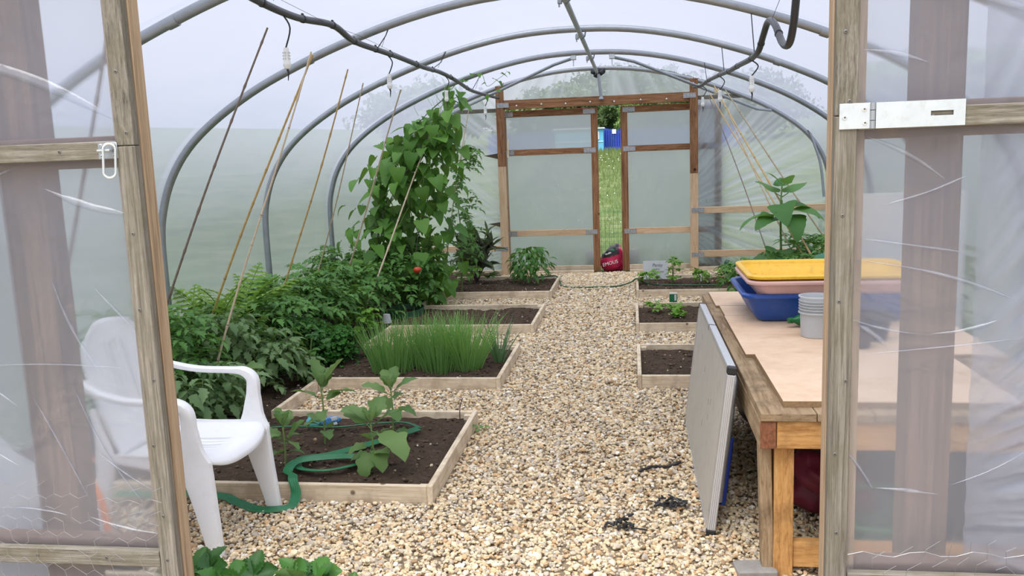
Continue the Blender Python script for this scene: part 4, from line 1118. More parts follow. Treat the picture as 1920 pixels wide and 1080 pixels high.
# ---- chives and leeks
def blades(loc, label, n, R, H, seed, mat='chive', wdt=0.0062, name='chive_clump', group='chive clumps', splay=0.22, lx=1.0, parts=False, cat='herb'):
    p = plant(name, loc, label, cat, group); r = random.Random(seed); g = G()
    n = int(n * 0.50) if not parts else n
    for k in range(n):
        a = r.uniform(0, 6.28); q = R * math.sqrt(r.random()); b = Vector((q * math.cos(a) * lx, q * math.sin(a), 0.0))
        h = H * r.uniform(0.55, 1.05); d = Vector((math.cos(a) * splay * (0.3 + q / R) + r.uniform(-.08, .08), math.sin(a) * splay * (0.3 + q / R) + r.uniform(-.08, .08), 1)); d.normalize()
        w = Vector((math.cos(a + 1.57), math.sin(a + 1.57), 0)) if r.random() < .5 else Vector((1, 0, 0)); n_ = 5; V = []; F = []
        for i in range(n_ + 1):
            t = i / n_; c = b + d * h * t + Vector((d.x, d.y, -0.25)) * (h * 0.35 * t * t * r.uniform(.6, 1.3)); ww = wdt * (1 - t ** 2 * 0.9) * .5
            V += [tuple(c - w * ww), tuple(c + w * ww)]
        F = [(2 * i, 2 * i + 2, 2 * i + 3, 2 * i + 1) for i in range(n_)]
        if parts: G().add(V, F).obj('blade', mat, p, smooth='all')
        else: g.add(V, F)
    if not parts: g.obj('blades', mat, p, smooth='all')['kind'] = 'stuff'
    return p
blades((-1.80, 6.02, 0.045), 'leftmost chive clump, tall and thin at the front left of the bed', 420, 0.13, 0.44, 1, lx=1.1)
blades((-1.62, 6.15, 0.045), 'chive clump second from the left', 460, 0.15, 0.46, 2, lx=1.1)
blades((-1.44, 6.04, 0.045), 'dense chive clump in the centre front of the bed', 520, 0.13, 0.44, 3)
blades((-1.25, 6.10, 0.045), 'broad fountain-like chive clump on the right of the chives', 640, 0.12, 0.50, 4, splay=0.34)
blades((-1.92, 6.25, 0.045), 'sparse chive clump at the back left corner of the bed', 240, 0.12, 0.40, 5)
blades((-1.42, 6.32, 0.045), 'chive clump at the back of the bed, behind the dense front one', 360, 0.14, 0.44, 6)
blades((-1.03, 6.30, 0.045), 'young leek with broad blue-green leaves at the right end of the chive bed', 26, 0.035, 0.40, 7, mat='leek', wdt=0.012, name='leek', group=None, splay=0.35, parts=True, cat='vegetable')

# ---- aubergines in the nearest bed
def aub(loc, label, H, leaves, seed):
    p = plant('aubergine_plant', loc, label, 'plant', 'young aubergines in the nearest bed'); r = random.Random(seed)
    stem(p, [(0, 0, 0), (0.005, 0, H * .6), (0, 0, H)], 0.006, 0.004)
    for (az, el, z, s, k) in leaves:
        inst('leaf', L_aub[k], p, (0, 0, z * H), (r.uniform(-.3, .3), -el, az), s)
    for q in range(4):
        inst('leaf', L_aub[2], p, (0, 0, H), (0, -1.0, q * 1.7 + seed), 0.42)
    for q in range(5):
        inst('leaf', L_aub[q % 4], p, (0, 0, H * r.uniform(0.15, 0.75)), (r.uniform(-.4, .4), -r.uniform(-0.1, 0.7), q * 1.3 + seed * 2), r.uniform(0.4, 0.7))
    return p
aub((-1.80, 4.02, 0.05), 'small aubergine just right of the white chair seat', 0.22, [(3.0, .5, .7, .55, 0), (0.2, .75, .6, .75, 2), (1.6, .6, .9, .6, 2), (0.3, .2, .35, .5, 1), (4.2, .2, .8, .5, 0), (2.4, .9, 1, .5, 2)], 1)
aub((-1.72, 4.38, 0.05), 'upright aubergine beside the blue foil packet at the back of the near bed', 0.33, [(3.1, .35, .8, .85, 0), (2.4, .95, 1, .8, 2), (0.5, .8, 1, .9, 2), (0.0, .25, .85, .95, 0), (5.0, .1, .6, .6, 1), (1.4, .9, .9, .7, 2), (3.8, .0, .45, .5, 1)], 2)
aub((-1.36, 4.50, 0.05), 'aubergine at the back centre right of the near bed', 0.28, [(3.3, .5, .9, .8, 0), (0.3, .55, .95, .8, 0), (1.5, .8, 1, .7, 2), (0.0, .05, .6, .7, 1), (5.2, .1, .6, .7, 1), (2.4, .9, 1, .6, 2)], 3)
aub((-1.33, 4.02, 0.05), 'large-leaved aubergine at the front right of the near bed', 0.24, [(2.6, .45, .9, 1.05, 0), (0.5, .45, .95, .9, 0), (-0.6, -.05, .85, 1.35, 1), (-1.75, -.65, .5, .8, 1), (3.6, .1, .5, .6, 1), (-0.9, -.3, .5, .8, 1), (1.4, .6, 1, .8, 2), (3.0, .6, 1, .8, 0)], 4)
aub((-2.62, 5.02, 0.05), 'broad-leaved courgette seedling behind the chair, leaning over the timber edge', 0.22, [(-0.2, .35, 1, 1.45, 0), (-0.7, .1, .9, 1.1, 0), (2.0, .4, .8, .8, 0), (3.6, .4, .7, .8, 1), (0.9, .5, .8, .8, 2)], 5)
wd = plant('weed_sprig', (-0.90, 4.72, 0.01), 'tiny leafy weed poking out beside the side board of the near bed', 'weed')
for k in range(4): inst('leaf', L_aub[k], wd, (0, 0, 0.02), (0, -0.4, k * 1.5), 0.30)
wt = plant('dry_twig', (-1.05, 4.86, 0.05), 'thin dark dry twig sticking up at the back of the near bed', 'twig')
stem(wt, [(0, 0, 0), (0.004, 0, 0.07), (0.022, 0, 0.13)], 0.003, 0.003, 'stemd')

# ---- strawberries in the foreground
for k, (x, y, n, s, lb) in enumerate([(-1.56, 2.66, 7, 0.95, 'dark green strawberry plant at the bottom edge, nearest the near left door'), (-1.36, 2.62, 12, 1.05, 'bright strawberry plant in the centre of the foreground clump'),
                                     (-1.16, 2.66, 11, 0.95, 'strawberry plant on the right of the foreground clump'), (-0.99, 2.60, 5, 0.75, 'small strawberry plant at the right end, cut off by the bottom edge')]):
    p = plant('strawberry_plant', (x, y, 0.05), lb, 'plant', 'strawberries in the foreground bed')
    for q in range(n):
        a = q * 2.4 + k; inst('leaf', L_straw[q % 4], p, (0.01 * math.cos(a), 0.01 * math.sin(a), 0.02 + 0.006 * (q % 5)), (rr.uniform(-.2, .2), -rr.uniform(0.35, 1.2), a), s * rr.uniform(0.8, 1.2))

# ---- far plants
pp_ = plant('purple_aubergine', (-1.95, 10.42, 0.05), 'dark purple-green aubergine bush with upright leaves left of the far doorway post', 'plant')
for k in range(7):
    a = k * 0.9; e = (0.20 * math.cos(a), 0.12 * math.sin(a), rr.uniform(0.42, 0.60)); stem(pp_, [(0, 0, 0), (e[0] * .6, e[1] * .6, e[2] * .5), e], 0.009, 0.005, 'stemd')
    for q in range(12):
        t = 0.3 + 0.7 * q / 11; b = rr.uniform(0, 6.28)
        inst('leaf', L_pur[q % 4], pp_, (e[0] * t, e[1] * t, e[2] * t), (rr.uniform(-.4, .4), -rr.uniform(0.1, 1.25), b), rr.uniform(1.1, 1.6))
for q in range(5): inst('leaf', L_aub[q % 4], pp_, (0.14, -0.05, 0.06), (0, -0.5, -1.4 + 0.5 * q), 0.85)
pb = plant('pepper_bush', (-1.27, 10.35, 0.05), 'rounded bright green pepper bush in front of the far left door', 'plant')
for k in range(5):
    a = k * 1.26; stem(pb, [(0, 0, 0), (0.06 * math.cos(a), 0.06 * math.sin(a), 0.2), (0.14 * math.cos(a), 0.14 * math.sin(a), 0.38)], 0.006, 0.003)
for k in range(230):
    a = rr.uniform(0, 6.28); t = rr.random() ** 0.8; q = 0.26 * math.sqrt(max(0.05, 1 - (t - 0.45) ** 2 * 2.6)) * rr.uniform(0.5, 1)
    inst('leaf', L_pep[k % 3], pb, (q * math.cos(a), q * math.sin(a), 0.08 + 0.36 * t), (rr.uniform(-.5, .5), rr.uniform(0.0, 0.9), a + rr.uniform(-.5, .5)), rr.uniform(0.7, 1.1))
# ---- right side plants
sq = plant('sunflower_plant', (1.42, 8.4, 0.05), 'big-leaved sunflower plant standing above the yellow tub among the right canes', 'plant')
stem(sq, [(0, 0, 0), (-0.02, 0, 0.5), (-0.03, 0, 0.95), (-0.02, 0, 1.18)], 0.014, 0.007)
for (az, el, z, s, k) in [(3.3, .2, .86, 1.15, 1), (3.9, -.1, .90, 1.0, 0), (-1.3, -.2, .93, 1.25, 1), (-0.6, .0, .95, 1.1, 0), (0.2, .1, .97, 1.1, 1), (0.6, .4, 1.08, 0.9, 2), (2.4, .5, 1.08, .85, 2), (-1.9, -.2, .60, 1.05, 1),
                          (-0.4, .1, .62, 1.0, 1), (3.5, -.1, .52, 1.1, 1), (1.5, .5, 1.15, .6, 2), (-1.0, .6, 1.18, .5, 2), (2.9, .7, 1.2, .5, 2), (4.6, -.3, 1.05, 1.1, 3)]:
    inst('leaf', L_sq[k], sq, (-0.02, 0, z), (rr.uniform(-.3, .3), -el, az), s * 1.4)
gr2 = 'tomato bushes of the right bed'
bush((1.55, 8.2, 0.05), 'dark tomato bush under the sunflower, behind the yellow tub', 0.40, 0.56, 92, L_tom, 31, group=gr2)
bush((2.0, 7.7, 0.05), 'tall tomato bush beside the near right door, behind the tubs', 0.42, 0.80, 96, L_tom, 32, group=gr2)
bush((1.9, 8.9, 0.05), 'tomato bush at the back of the right bed, near the farthest hoop', 0.42, 0.66, 86, L_tom, 33, group=gr2)
bush((1.25, 8.75, 0.05), 'lower tomato bush at the left end of the right-hand row', 0.28, 0.40, 60, L_tom, 34, group=gr2)
bush((2.05, 6.6, 0.05), 'tomato bush on the right, hidden partly by the near right door', 0.40, 0.85, 80, L_tom, 35, group=gr2)
# seedlings
for k, (x, y, h, lb) in enumerate([(0.17, 10.05, 0.16, 'bushy seedling in front of the pale card'), (0.46, 10.1, 0.30, 'tallest thin seedling just right of the pale card'),
                                  (0.77, 10.05, 0.17, 'seedling with a white marker stuck behind it'), (1.06, 10.05, 0.17, 'seedling beside the blue-green twist, next to the tubs')]):
    bush((x, y, 0.05), lb, 0.09 if k != 1 else 0.05, h, 34, L_sm, 40 + k, 0.7, 1.1, name='seedling', group='seedlings in the far right bed', stems=2)
bush((0.19, 8.25, 0.05), 'single small seedling in the bed with the seed label', 0.05, 0.09, 14, L_sm, 50, 0.7, 1.0, name='seedling', group=None, stems=1)
lr = plant('lettuce_row', (0.40, 8.0, 0.05), 'short row of lime-green seedlings running towards the seed label', 'seedlings')
for k in range(48):
    t = rr.random(); inst('leaf', L_sm[k % 3], lr, (0.02 - 0.05 * t + rr.uniform(-.03, .03), -0.12 + 0.50 * t, 0.01 + rr.uniform(0, .03)), (rr.uniform(-.3, .3), -rr.uniform(0, 1), rr.uniform(0, 6.28)), rr.uniform(0.7, 1.1))

# ------------------------------------------------------------------ canes
def cane(a, b, mat, label, r=0.0065, seed=0):
    o = empty('bamboo_cane', b, label=label, cat='cane', group='bamboo canes')
    A = Vector(a) - Vector(b); n = 30; rr_ = random.Random(seed); pts = []; rad = []
    nodes = [rr_.uniform(0.02, 0.06) + k * 0.105 for k in range(10)]
    for i in range(n * 4 + 1):
        t = i / (n * 4); p = A * t + Vector((0.012 * math.sin(t * 5 + seed), 0.008 * math.sin(t * 7 + seed), 0))
        pts.append(p); rad.append(r * (1.1 - 0.35 * t) * (1 + (0.35 if min(abs(t - q) for q in nodes) < 0.005 else 0)))
    G().tube(pts, rad, 7).obj('cane', mat, o, smooth=True)
    rg = G()
    for q in nodes:
        if q < 0.98:
            p = A * q + Vector((0.012 * math.sin(q * 5 + seed), 0.008 * math.sin(q * 7 + seed), 0)); d = A.normalized()
            rg.tube([p - d * 0.003, p + d * 0.003], r * (1.1 - 0.35 * q) * 1.28, 7)
    rg.obj('node_rings', 'bambood', o)
cane((-2.0, 4.69, 2.36), (-3.25, 4.9, 0.05), 'bambood', 'dark grey cane leaning furthest left, from the chair up past the nearest visible hoop', 0.0075, 1)
cane((-2.05, 5.47, 2.30), (-3.32, 5.83, 0.05), 'bamboo', 'thick straw-yellow cane leaning to the left wall from the first crossed pair', 0.0085, 2)
cane((-2.04, 5.42, 2.31), (-2.73, 4.93, 0.05), 'bambool', 'greyish cane of the first crossed pair, its foot in front of the curled-leaf plants', 0.007, 3)
cane((-2.1, 6.34, 2.29), (-3.12, 6.80, 0.05), 'bamboo', 'straw cane standing between the first crossed pair and the next hoop', 0.0075, 4)
cane((-2.1, 6.73, 2.22), (-3.12, 7.62, 0.05), 'bambool', 'pale thin cane crossing the foot of the hoop behind the ferns', 0.006, 5)
cane((-2.1, 7.88, 2.25), (-3.10, 8.40, 0.05), 'bambool', 'cane leaning left just in front of the climbing bean', 0.0085, 6)
cane((-2.0, 9.10, 2.15), (-2.60, 7.62, 0.05), 'bambool', 'cane slanting across the front of the climbing bean', 0.0085, 7)
cane((-1.85, 9.9, 2.22), (-2.25, 9.7, 0.05), 'bambool', 'thin cane behind the right edge of the climbing bean', 0.006, 8)
cane((-1.8, 3.0, 2.45), (-2.65, 3.25, 0.05), 'bambood', 'short-looking dark cane tip in the top left beside the near door', 0.008, 9)
cane((0.87, 10.1, 2.20), (1.50, 8.6, 0.05), 'bambood', 'leftmost and thinnest of the right-hand canes', 0.006, 11)
cane((0.88, 9.9, 2.20), (1.80, 7.75, 0.05), 'bamboo', 'second straw cane of the right-hand bundle', 0.0075, 12)
cane((0.88, 9.45, 2.26), (1.86, 7.75, 0.05), 'bamboo', 'thick straw cane in the middle of the right-hand bundle', 0.009, 13)
cane((0.91, 9.45, 2.23), (1.70, 8.1, 0.05), 'bambool', 'pale cane of the right-hand bundle ending behind the sunflower', 0.007, 14)
cane((0.92, 8.95, 2.18), (2.30, 8.7, 0.05), 'bambool', 'rightmost right-hand cane, slanting past the sunflower to the near door', 0.0085, 15)
G().tube([(0.02 * math.cos(k), 0.02 * math.sin(k), k * 0.003) for k in range(20)], 0.003, 5).obj('twine_knot', 'board', bpy.data.objects['bamboo_cane.011'], loc=Vector((0.89, 9.5, 2.17)) - bpy.data.objects['bamboo_cane.011'].location)
# ------------------------------------------------------------------ potting bench
BZ = 0.655
bn = empty('potting_bench', (1.0, 4.3, 0), label='long orange-brown timber potting bench with plank top on the right', cat='bench')
for k in range(6):
    x = 0.445 + 0.196 * k
    solid((x, 3.05, BZ - 0.030), (x + 0.193, 5.68, BZ), 'deck_plank', 'deck', bn)
solid((0.503, 3.062, 0.520), (1.62, 3.108, BZ - 0.032), 'front_beam', 'bench', bn)
solid((0.443, 3.062, 0.520), (0.500, 5.66, BZ - 0.032), 'side_beam', 'deck', bn)
solid((0.4435, 3.0585, 0.521), (0.4995, 3.0615, BZ - 0.033), 'beam_end', 'endgrain', bn, ch=0.0005)
solid((0.503, 5.61, 0.520), (1.62, 5.66, BZ - 0.032), 'back_beam', 'bench', bn)
for y in (3.11, 5.53):
    for x in (0.503, 1.54):
        solid((x, y, 0), (x + 0.070, y + 0.07, 0.519), 'leg', 'bench', bn)
o = G().box((-0.022, -0.03, -0.26), (0.022, 0.03, 0.26), 0.002).obj('splayed_leg', 'deck', bn, loc=Vector((0.478, 3.15, 0.262)) - bn.location, rot=(0, -0.03, 0))
solid((0.575, 3.125, 0.035), (1.538, 3.17, 0.135), 'stretcher', 'bench', bn)
def sheetb(x0, x1, y0, y1, z, t, label, rot=0.0):
    o = empty('plywood_sheet', ((x0 + x1) / 2, (y0 + y1) / 2, z), rz=rot, label=label, cat='board', group='plywood sheets on the bench')
    hx, hy = (x1 - x0) / 2, (y1 - y0) / 2
    G().box((-hx, -hy, 0.0006), (hx, hy, t - 0.002)).obj('core', 'chip', o)
    G().box((-hx, -hy, t - 0.0018), (hx, hy, t)).obj('face', 'ply', o)
    return o
sheetb(0.50, 1.60, 3.90, 4.83, BZ, 0.017, 'large plywood sheet in the middle of the bench top, under the bucket')
sheetb(0.505, 1.60, 4.835, 5.15, BZ, 0.017, 'narrow plywood strip under the stacked tubs')
sheetb(0.485, 1.30, 5.16, 5.67, BZ, 0.017, 'pale plywood sheet at the far end of the bench', 0.0)
sheetb(0.535, 1.35, 3.13, 3.885, BZ, 0.024, 'thick chipboard-edged sheet at the near end of the bench')

def tray(name, cx, cy, z0, Lx, Ly, H, r, rim, mat, label, tp=0.085):
    """rectangular tub, rounded corners, tapering walls and a rolled rim; one skin inside and out"""
    o = empty(name, (cx, cy, z0), label=label, cat='tub', group='stacked plastic tubs')
    def loop(hx, hy, rad, z, n=6):
        pts = []
        for sx, sy, a0 in ((1, 1, 0), (-1, 1, PI / 2), (-1, -1, PI), (1, -1, 3 * PI / 2)):
            for k in range(n + 1):
                a = a0 + PI / 2 * k / n
                pts.append((sx * (hx - rad) + rad * math.cos(a), sy * (hy - rad) + rad * math.sin(a), z))
        return pts
    hx, hy = Lx / 2, Ly / 2
    k_ = 1 if H > 0.14 else 1.25
    prof = [(tp + 0.03, 0.0), (tp + 0.012, 0.002), (tp, 0.012), (tp * 0.8, H * 0.25), (tp * 0.58 * k_, H * 0.5), (0.03 * k_, H - rim * 1.6), (0.024, H - rim)]
    ring = [(0.003, H - rim), (0.0, H - rim * .7), (0.0, H - rim * .3), (0.006, H), (0.022, H + 0.001), (0.029, H - 0.004)]
    inn = [(0.034, H - rim), (tp * 0.5 + 0.006, H * 0.5), (tp + 0.004, 0.02), (tp + 0.016, 0.008), (hx * 0.6, 0.007)]
    def build(pr, name, cap0=False, cap1=False):
        V = []; F = []; n = None
        for off, z in pr:
            off = min(off, hy * 0.9); lp = loop(hx - off, hy - off, max(0.02, r - off * 0.4) if hy - off > r else max(0.01, (hy - off) * .8), z); n = len(lp); V += lp
        for i in range(len(pr) - 1):
            for k in range(n): F.append((i * n + k, i * n + (k + 1) % n, (i + 1) * n + (k + 1) % n, (i + 1) * n + k))
        if cap0: F.append(tuple(range(n))[::-1])
        if cap1: F.append(tuple((len(pr) - 1) * n + k for k in range(n)))
        return G().add(V, F).obj(name, mat, o, smooth=True)
    build(prof + [(0.003, H - rim)], 'outer_wall', cap0=True); build(ring + [(0.034, H - rim)], 'rolled_rim'); build(inn, 'inner_wall', cap1=True)
    return o
tray('plastic_tub', 1.02, 4.91, BZ + 0.018, 0.90, 0.70, 0.160, 0.085, 0.022, 'blue', 'deep blue plastic tub at the bottom of the stack on the bench')
tray('plastic_tub', 1.045, 4.86, BZ + 0.126, 0.91, 0.69, 0.128, 0.085, 0.020, 'pink', 'faded pink plastic tub in the middle of the stack', 0.090)
tray('plastic_tub', 1.04, 4.858, BZ + 0.150, 0.895, 0.68, 0.134, 0.085, 0.020, 'yellow', 'yellow plastic tub on top of the stack', 0.115)

bk = empty('clear_tub', (0.885, 4.28, BZ + 0.018), label='tall stack of cloudy clear plastic pots beside the near right door post', cat='container')
R_ = 0.082
G().lathe([(R_ * .86, 0), (R_ * .9, 0.002), (R_ * .95, 0.115), (R_ * 1.06, 0.117), (R_ * 1.06, 0.123), (R_ * .97, 0.125), (R_ * .98, 0.118)], 28).obj('lower_pot', 'clearp', bk, smooth=True)
for k in range(4):
    z = 0.124 + 0.014 * k
    G().lathe([(R_ * .93, z - 0.01), (R_ * .95, z + 0.01), (R_ * 1.04, z + 0.011), (R_ * 1.05, z + 0.015), (R_ * .98, z + 0.016)], 28).obj('pot_rim', 'clearp', bk, smooth=True)
G().lathe([(R_ * .90, 0.13), (R_ * .97, 0.195), (R_ * 1.05, 0.196), (R_ * 1.06, 0.202), (R_ * .98, 0.203), (R_ * .93, 0.15), (R_ * 0.3, 0.148)], 28).obj('upper_pot', 'clearp', bk, smooth=True)
gb = empty('plastic_bottle', (0.86, 4.50, BZ + 0.018 + 0.038), label='green plastic bottle lying between the blue tub and the clear pots', cat='bottle', rot=(0, -PI / 2, 0.25))
T_b = Matrix.Identity(4)
G().lathe([(0.001, -0.17), (0.034, -0.168), (0.037, -0.155), (0.037, -0.02), (0.034, 0.0), (0.026, 0.025), (0.014, 0.045), (0.0125, 0.058)], 20).obj('bottle_body', 'greenb', gb, smooth=True)
G().lathe([(0.0165, 0.056), (0.0165, 0.060), (0.0145, 0.061), (0.0155, 0.074), (0.0145, 0.077)], 20).obj('bottle_cap', 'greenb', gb, smooth=True)
# dark pots and a pale board glimpsed through the right door film
for k, (x, y, r, h, lb) in enumerate([(1.02, 4.05, 0.07, 0.11, 'dark plant pot on the bench seen dimly through the right door film'), (1.13, 4.22, 0.085, 0.13, 'larger dark plant pot on the bench behind the right door film')]):
    o = empty('plant_pot', (x, y, BZ + 0.018), label=lb, cat='pot')
    G().lathe([(r * .7, 0), (r * .95, h * .85), (r * 1.08, h * .86), (r * 1.08, h), (r * .98, h), (r * .66, 0.006)], 22).obj('pot_body', 'navy', o, smooth=True)
o = solid((1.30, 5.40, 0.30), (1.95, 5.43, 1.30), 'pale_board', 'card', None); tag(o, 'tall pale board standing behind the bench, blurred by the right door film', 'board')
o = G().lathe([(0.30, 0), (0.32, 0.3), (0.28, 0.62), (0.15, 0.78), (0.02, 0.82)], 20).obj('green_water_butt', 'tgreen', None, smooth=True, loc=(1.42, 6.2, 0.05)); tag(o, 'dark green water butt behind the bench, blurred by the right door film', 'water butt')

# under the bench
def sack(name, loc, size, mat, label, seed, cat='sack', rot=(0, 0, 0)):
    bm = bmesh.new(); bmesh.ops.create_icosphere(bm, subdivisions=4, radius=1.0)
    for q in bm.verts:
        n = q.co.normalized(); q.co = n * (1 + 0.22 * noise.noise(n * 1.6 + Vector((seed, 0, 0))) + 0.10 * abs(noise.noise(n * 4 + Vector((seed, 3, 0)))) - 0.05 * abs(noise.noise(n * 9 + Vector((seed, 8, 0)))))
        q.co = Vector((q.co.x * size[0], q.co.y * size[1], max(-0.82, q.co.z) * size[2]))
    bm.verts.index_update()
    o = G().add([q.co[:] for q in bm.verts], [[q.index for q in f.verts] for f in bm.faces]).obj(name, mat, None, smooth='all', loc=loc, rot=rot); bm.free()
    return tag(o, label, cat)
sack('red_sack', (0.86, 3.62, 0.17), (0.24, 0.16, 0.10), 'red', 'crumpled dark red sack lying under the bench', 1, rot=(0.0, 0.55, 0.3))
sack('red_sack', (0.78, 3.70, 0.11), (0.12, 0.13, 0.10), 'red', 'smaller red fold of fabric on the gravel under the bench', 4, cat='fabric')
g = G(); g.lathe([(0.13, 0), (0.18, 0.16), (0.195, 0.165), (0.195, 0.18), (0.178, 0.178), (0.12, 0.012)], 24); g.tube(smooth_path([(-0.19, 0, 0.17), (-0.12, 0, 0.26), (0.12, 0, 0.26), (0.19, 0, 0.17)], 6), 0.010, 8)
o = g.obj('green_trug', 'tgreen', None, smooth=True, loc=(0.92, 3.36, 0.0)); tag(o, 'green rubber trug under the near end of the bench', 'trug')
g = G(); g.box((-0.26, -0.2, 0), (0.26, 0.2, 0.02))
for k in range(5):
    z = 0.04 + 0.065 * k
    for a, b in (((-0.26, -0.2, z), (0.26, -0.18, z + 0.045)), ((-0.26, 0.18, z), (0.26, 0.2, z + 0.045)), ((-0.26, -0.18, z), (-0.24, 0.18, z + 0.045)), ((0.24, -0.18, z), (0.26, 0.18, z + 0.045))): g.box(a, b)
for sx in (-1, 1):
    for sy in (-1, 1): g.box((sx * 0.255 - 0.012, sy * 0.195 - 0.012, 0), (sx * 0.255 + 0.012, sy * 0.195 + 0.012, 0.36))
o = g.obj('black_crate', 'black', None, loc=(0.95, 4.25, 0)); tag(o, 'black slatted crate in the dark under the bench', 'crate')
sack('black_bag', (0.80, 4.9, 0.20), (0.22, 0.28, 0.22), 'black', 'bulging black bag far under the bench', 7, cat='bag')
sack('black_bag', (1.30, 3.65, 0.22), (0.22, 0.30, 0.26), 'navy', 'navy bag under the bench behind the near right door', 8, cat='bag')
sack('black_bag', (1.25, 4.85, 0.22), (0.2, 0.25, 0.26), 'black', 'second black bag at the back under the bench', 9, cat='bag')

# ------------------------------------------------------------------ folding table leaning on the bench
ft = empty('folding_table', (0.30, 4.2, 0.0), label='grey folding table with aluminium edges, on its side and leaning on the bench', cat='table')
lean = math.atan2(0.088, 0.725)
TT = Matrix.Rotation(lean, 4, 'Y')
yN, yF, hT, th = -0.765, 0.745, 0.732, 0.030
def tb(lo, hi, name, mat, ch=0.002):
    c = Vector([(lo[i] + hi[i]) / 2 for i in range(3)]); h = [(hi[i] - lo[i]) / 2 for i in range(3)]
    o = G().box([-x for x in h], h, ch).obj(name, mat, ft); o.matrix_local = TT @ Matrix.Translation(c)
    return o
tb((-0.016, yN + 0.03, 0.03), (0.012, yF - 0.03, hT - 0.03), 'table_panel', 'panel')
for nm, lo, hi in [('edge_strip', (-0.0175, yN, 0.03), (0.0175, yN + 0.029, hT - 0.032)), ('edge_strip', (-0.0175, yF - 0.029, 0.03), (0.0175, yF, hT - 0.032)),
                   ('edge_strip', (-0.0175, yN + 0.03, hT - 0.029), (0.0175, yF - 0.03, hT)), ('edge_strip', (-0.0175, yN + 0.03, 0.0), (0.0175, yF - 0.03, 0.029))]:
    tb(lo, hi, nm, 'alu')
for k in range(4):   # ribs along the near and top edges
    tb((-0.0135 + 0.0075 * k, yN - 0.0012, 0.032), (-0.0105 + 0.0075 * k, yN + 0.002, hT - 0.034), 'edge_rib', 'card', 0.0004)
    tb((-0.0135 + 0.0075 * k, yN + 0.03, hT - 0.002), (-0.0105 + 0.0075 * k, yF - 0.03, hT + 0.0012), 'edge_rib', 'card', 0.0004)
for y in (yN - .001, yF - 0.031):
    for z in (-0.002, hT - 0.031): tb((-0.0195, y, z), (0.0195, y + 0.032, z + 0.033), 'corner_cap', 'black', 0.005)
tb((-0.0185, 0.10, hT - 0.03), (0.0185, 0.112, hT + 0.002), 'hinge_gap', 'black')
for y, z in ((-0.25, 0.42), (-0.33, 0.44), (0.05, 0.50), (-0.1, 0.27), (0.35, 0.6), (-0.30, 0.36)):
    tb((-0.0168, y, z), (-0.0158, y + 0.003, z + 0.03), 'scuff_mark', 'ink', 0)
lg = G().tube(smooth_path([(0.032, yN + 0.10, 0.12), (0.034, yN + 0.10, 0.5), (0.035, yN + 0.12, 0.61), (0.035, yN + 0.19, 0.655), (0.035, yN + 0.5, 0.66)], 6), 0.0115, 10).obj('folded_leg', 'steel', ft, smooth=True); lg.matrix_local = TT
lg = G().tube([(0.050, yN + 0.13, 0.10), (0.047, yN + 0.12, 0.40)], 0.014, 10).obj('leg_sleeve', 'cobalt', ft, smooth=True); lg.matrix_local = TT

# ------------------------------------------------------------------ white garden chair (faces +x)
ch = empty('garden_chair', (-1.95, 3.38, 0.0), rz=-0.08, label='white moulded plastic garden chair with arms beside the near left door', cat='chair')
SEATZ = 0.415
def grid(nx, ny, fn, name, skip=None, t=0.007, us=None, vs=None):
    us = us or [i / nx for i in range(nx + 1)]; vs = vs or [j / ny for j in range(ny + 1)]
    V = [fn(u, v) for v in vs for u in us]; n = len(us)
    F = [(j * n + i, j * n + i + 1, (j + 1) * n + i + 1, (j + 1) * n + i) for j in range(len(vs) - 1) for i in range(n - 1)
         if not (skip and skip((us[i] + us[i + 1]) / 2, (vs[j] + vs[j + 1]) / 2))]
    o = G().add(V, F).obj(name, 'white', ch, smooth='all')
    s = o.modifiers.new('thickness', 'SOLIDIFY'); s.thickness = t; s.offset = 0
    return o
slots = [0.34, 0.43, 0.5, 0.57, 0.66]
def vgrid(n):
    v = [i / n for i in range(n + 1)] + [c + d for c in slots for d in (-0.006, 0.006)]
    return sorted(set(round(q, 4) for q in v))
def seat(u, v):   # u: back to front, v: right to left
    x = -0.22 + 0.51 * u; y = (v - 0.5) * (0.47 + 0.02 * math.sin(PI * u))
    e = abs(2 * v - 1)
    z = SEATZ + 0.028 * e ** 3 - 0.012 * (1 - e) * math.sin(PI * u) - 0.02 * (1 - u)
    if u > 0.82:
        q = (u - 0.82) / 0.18; z -= 0.060 * q ** 1.9 * (1 - 0.35 * e ** 2); x -= 0.022 * q * q + 0.03 * e ** 4 * q
    return (x, y, z)
grid(26, 18, seat, 'seat', lambda u, v: 0.30 < u < 0.74 and any(abs(v - c) < 0.005 for c in slots), vs=vgrid(18))
def backr(u, v):  # u: bottom to top
    wv = (0.205 + 0.03 * math.sin(PI * u * 0.9)) * (1 if u < 0.72 else math.sqrt(max(0.0, 1 - ((u - 0.72) / 0.285) ** 2 * 0.72)))
    y = (2 * v - 1) * wv
    z = SEATZ - 0.01 + 0.56 * u - 0.02 * (2 * v - 1) ** 2 * (u > 0.9)
    x = -0.21 - 0.15 * u + 0.035 * (2 * v - 1) ** 2 - 0.01 * math.sin(PI * u)
    return (x, y, z)
grid(26, 18, backr, 'backrest', lambda u, v: 0.28 < u < 0.80 and any(abs(v - c) < 0.004 for c in slots), vs=vgrid(18))
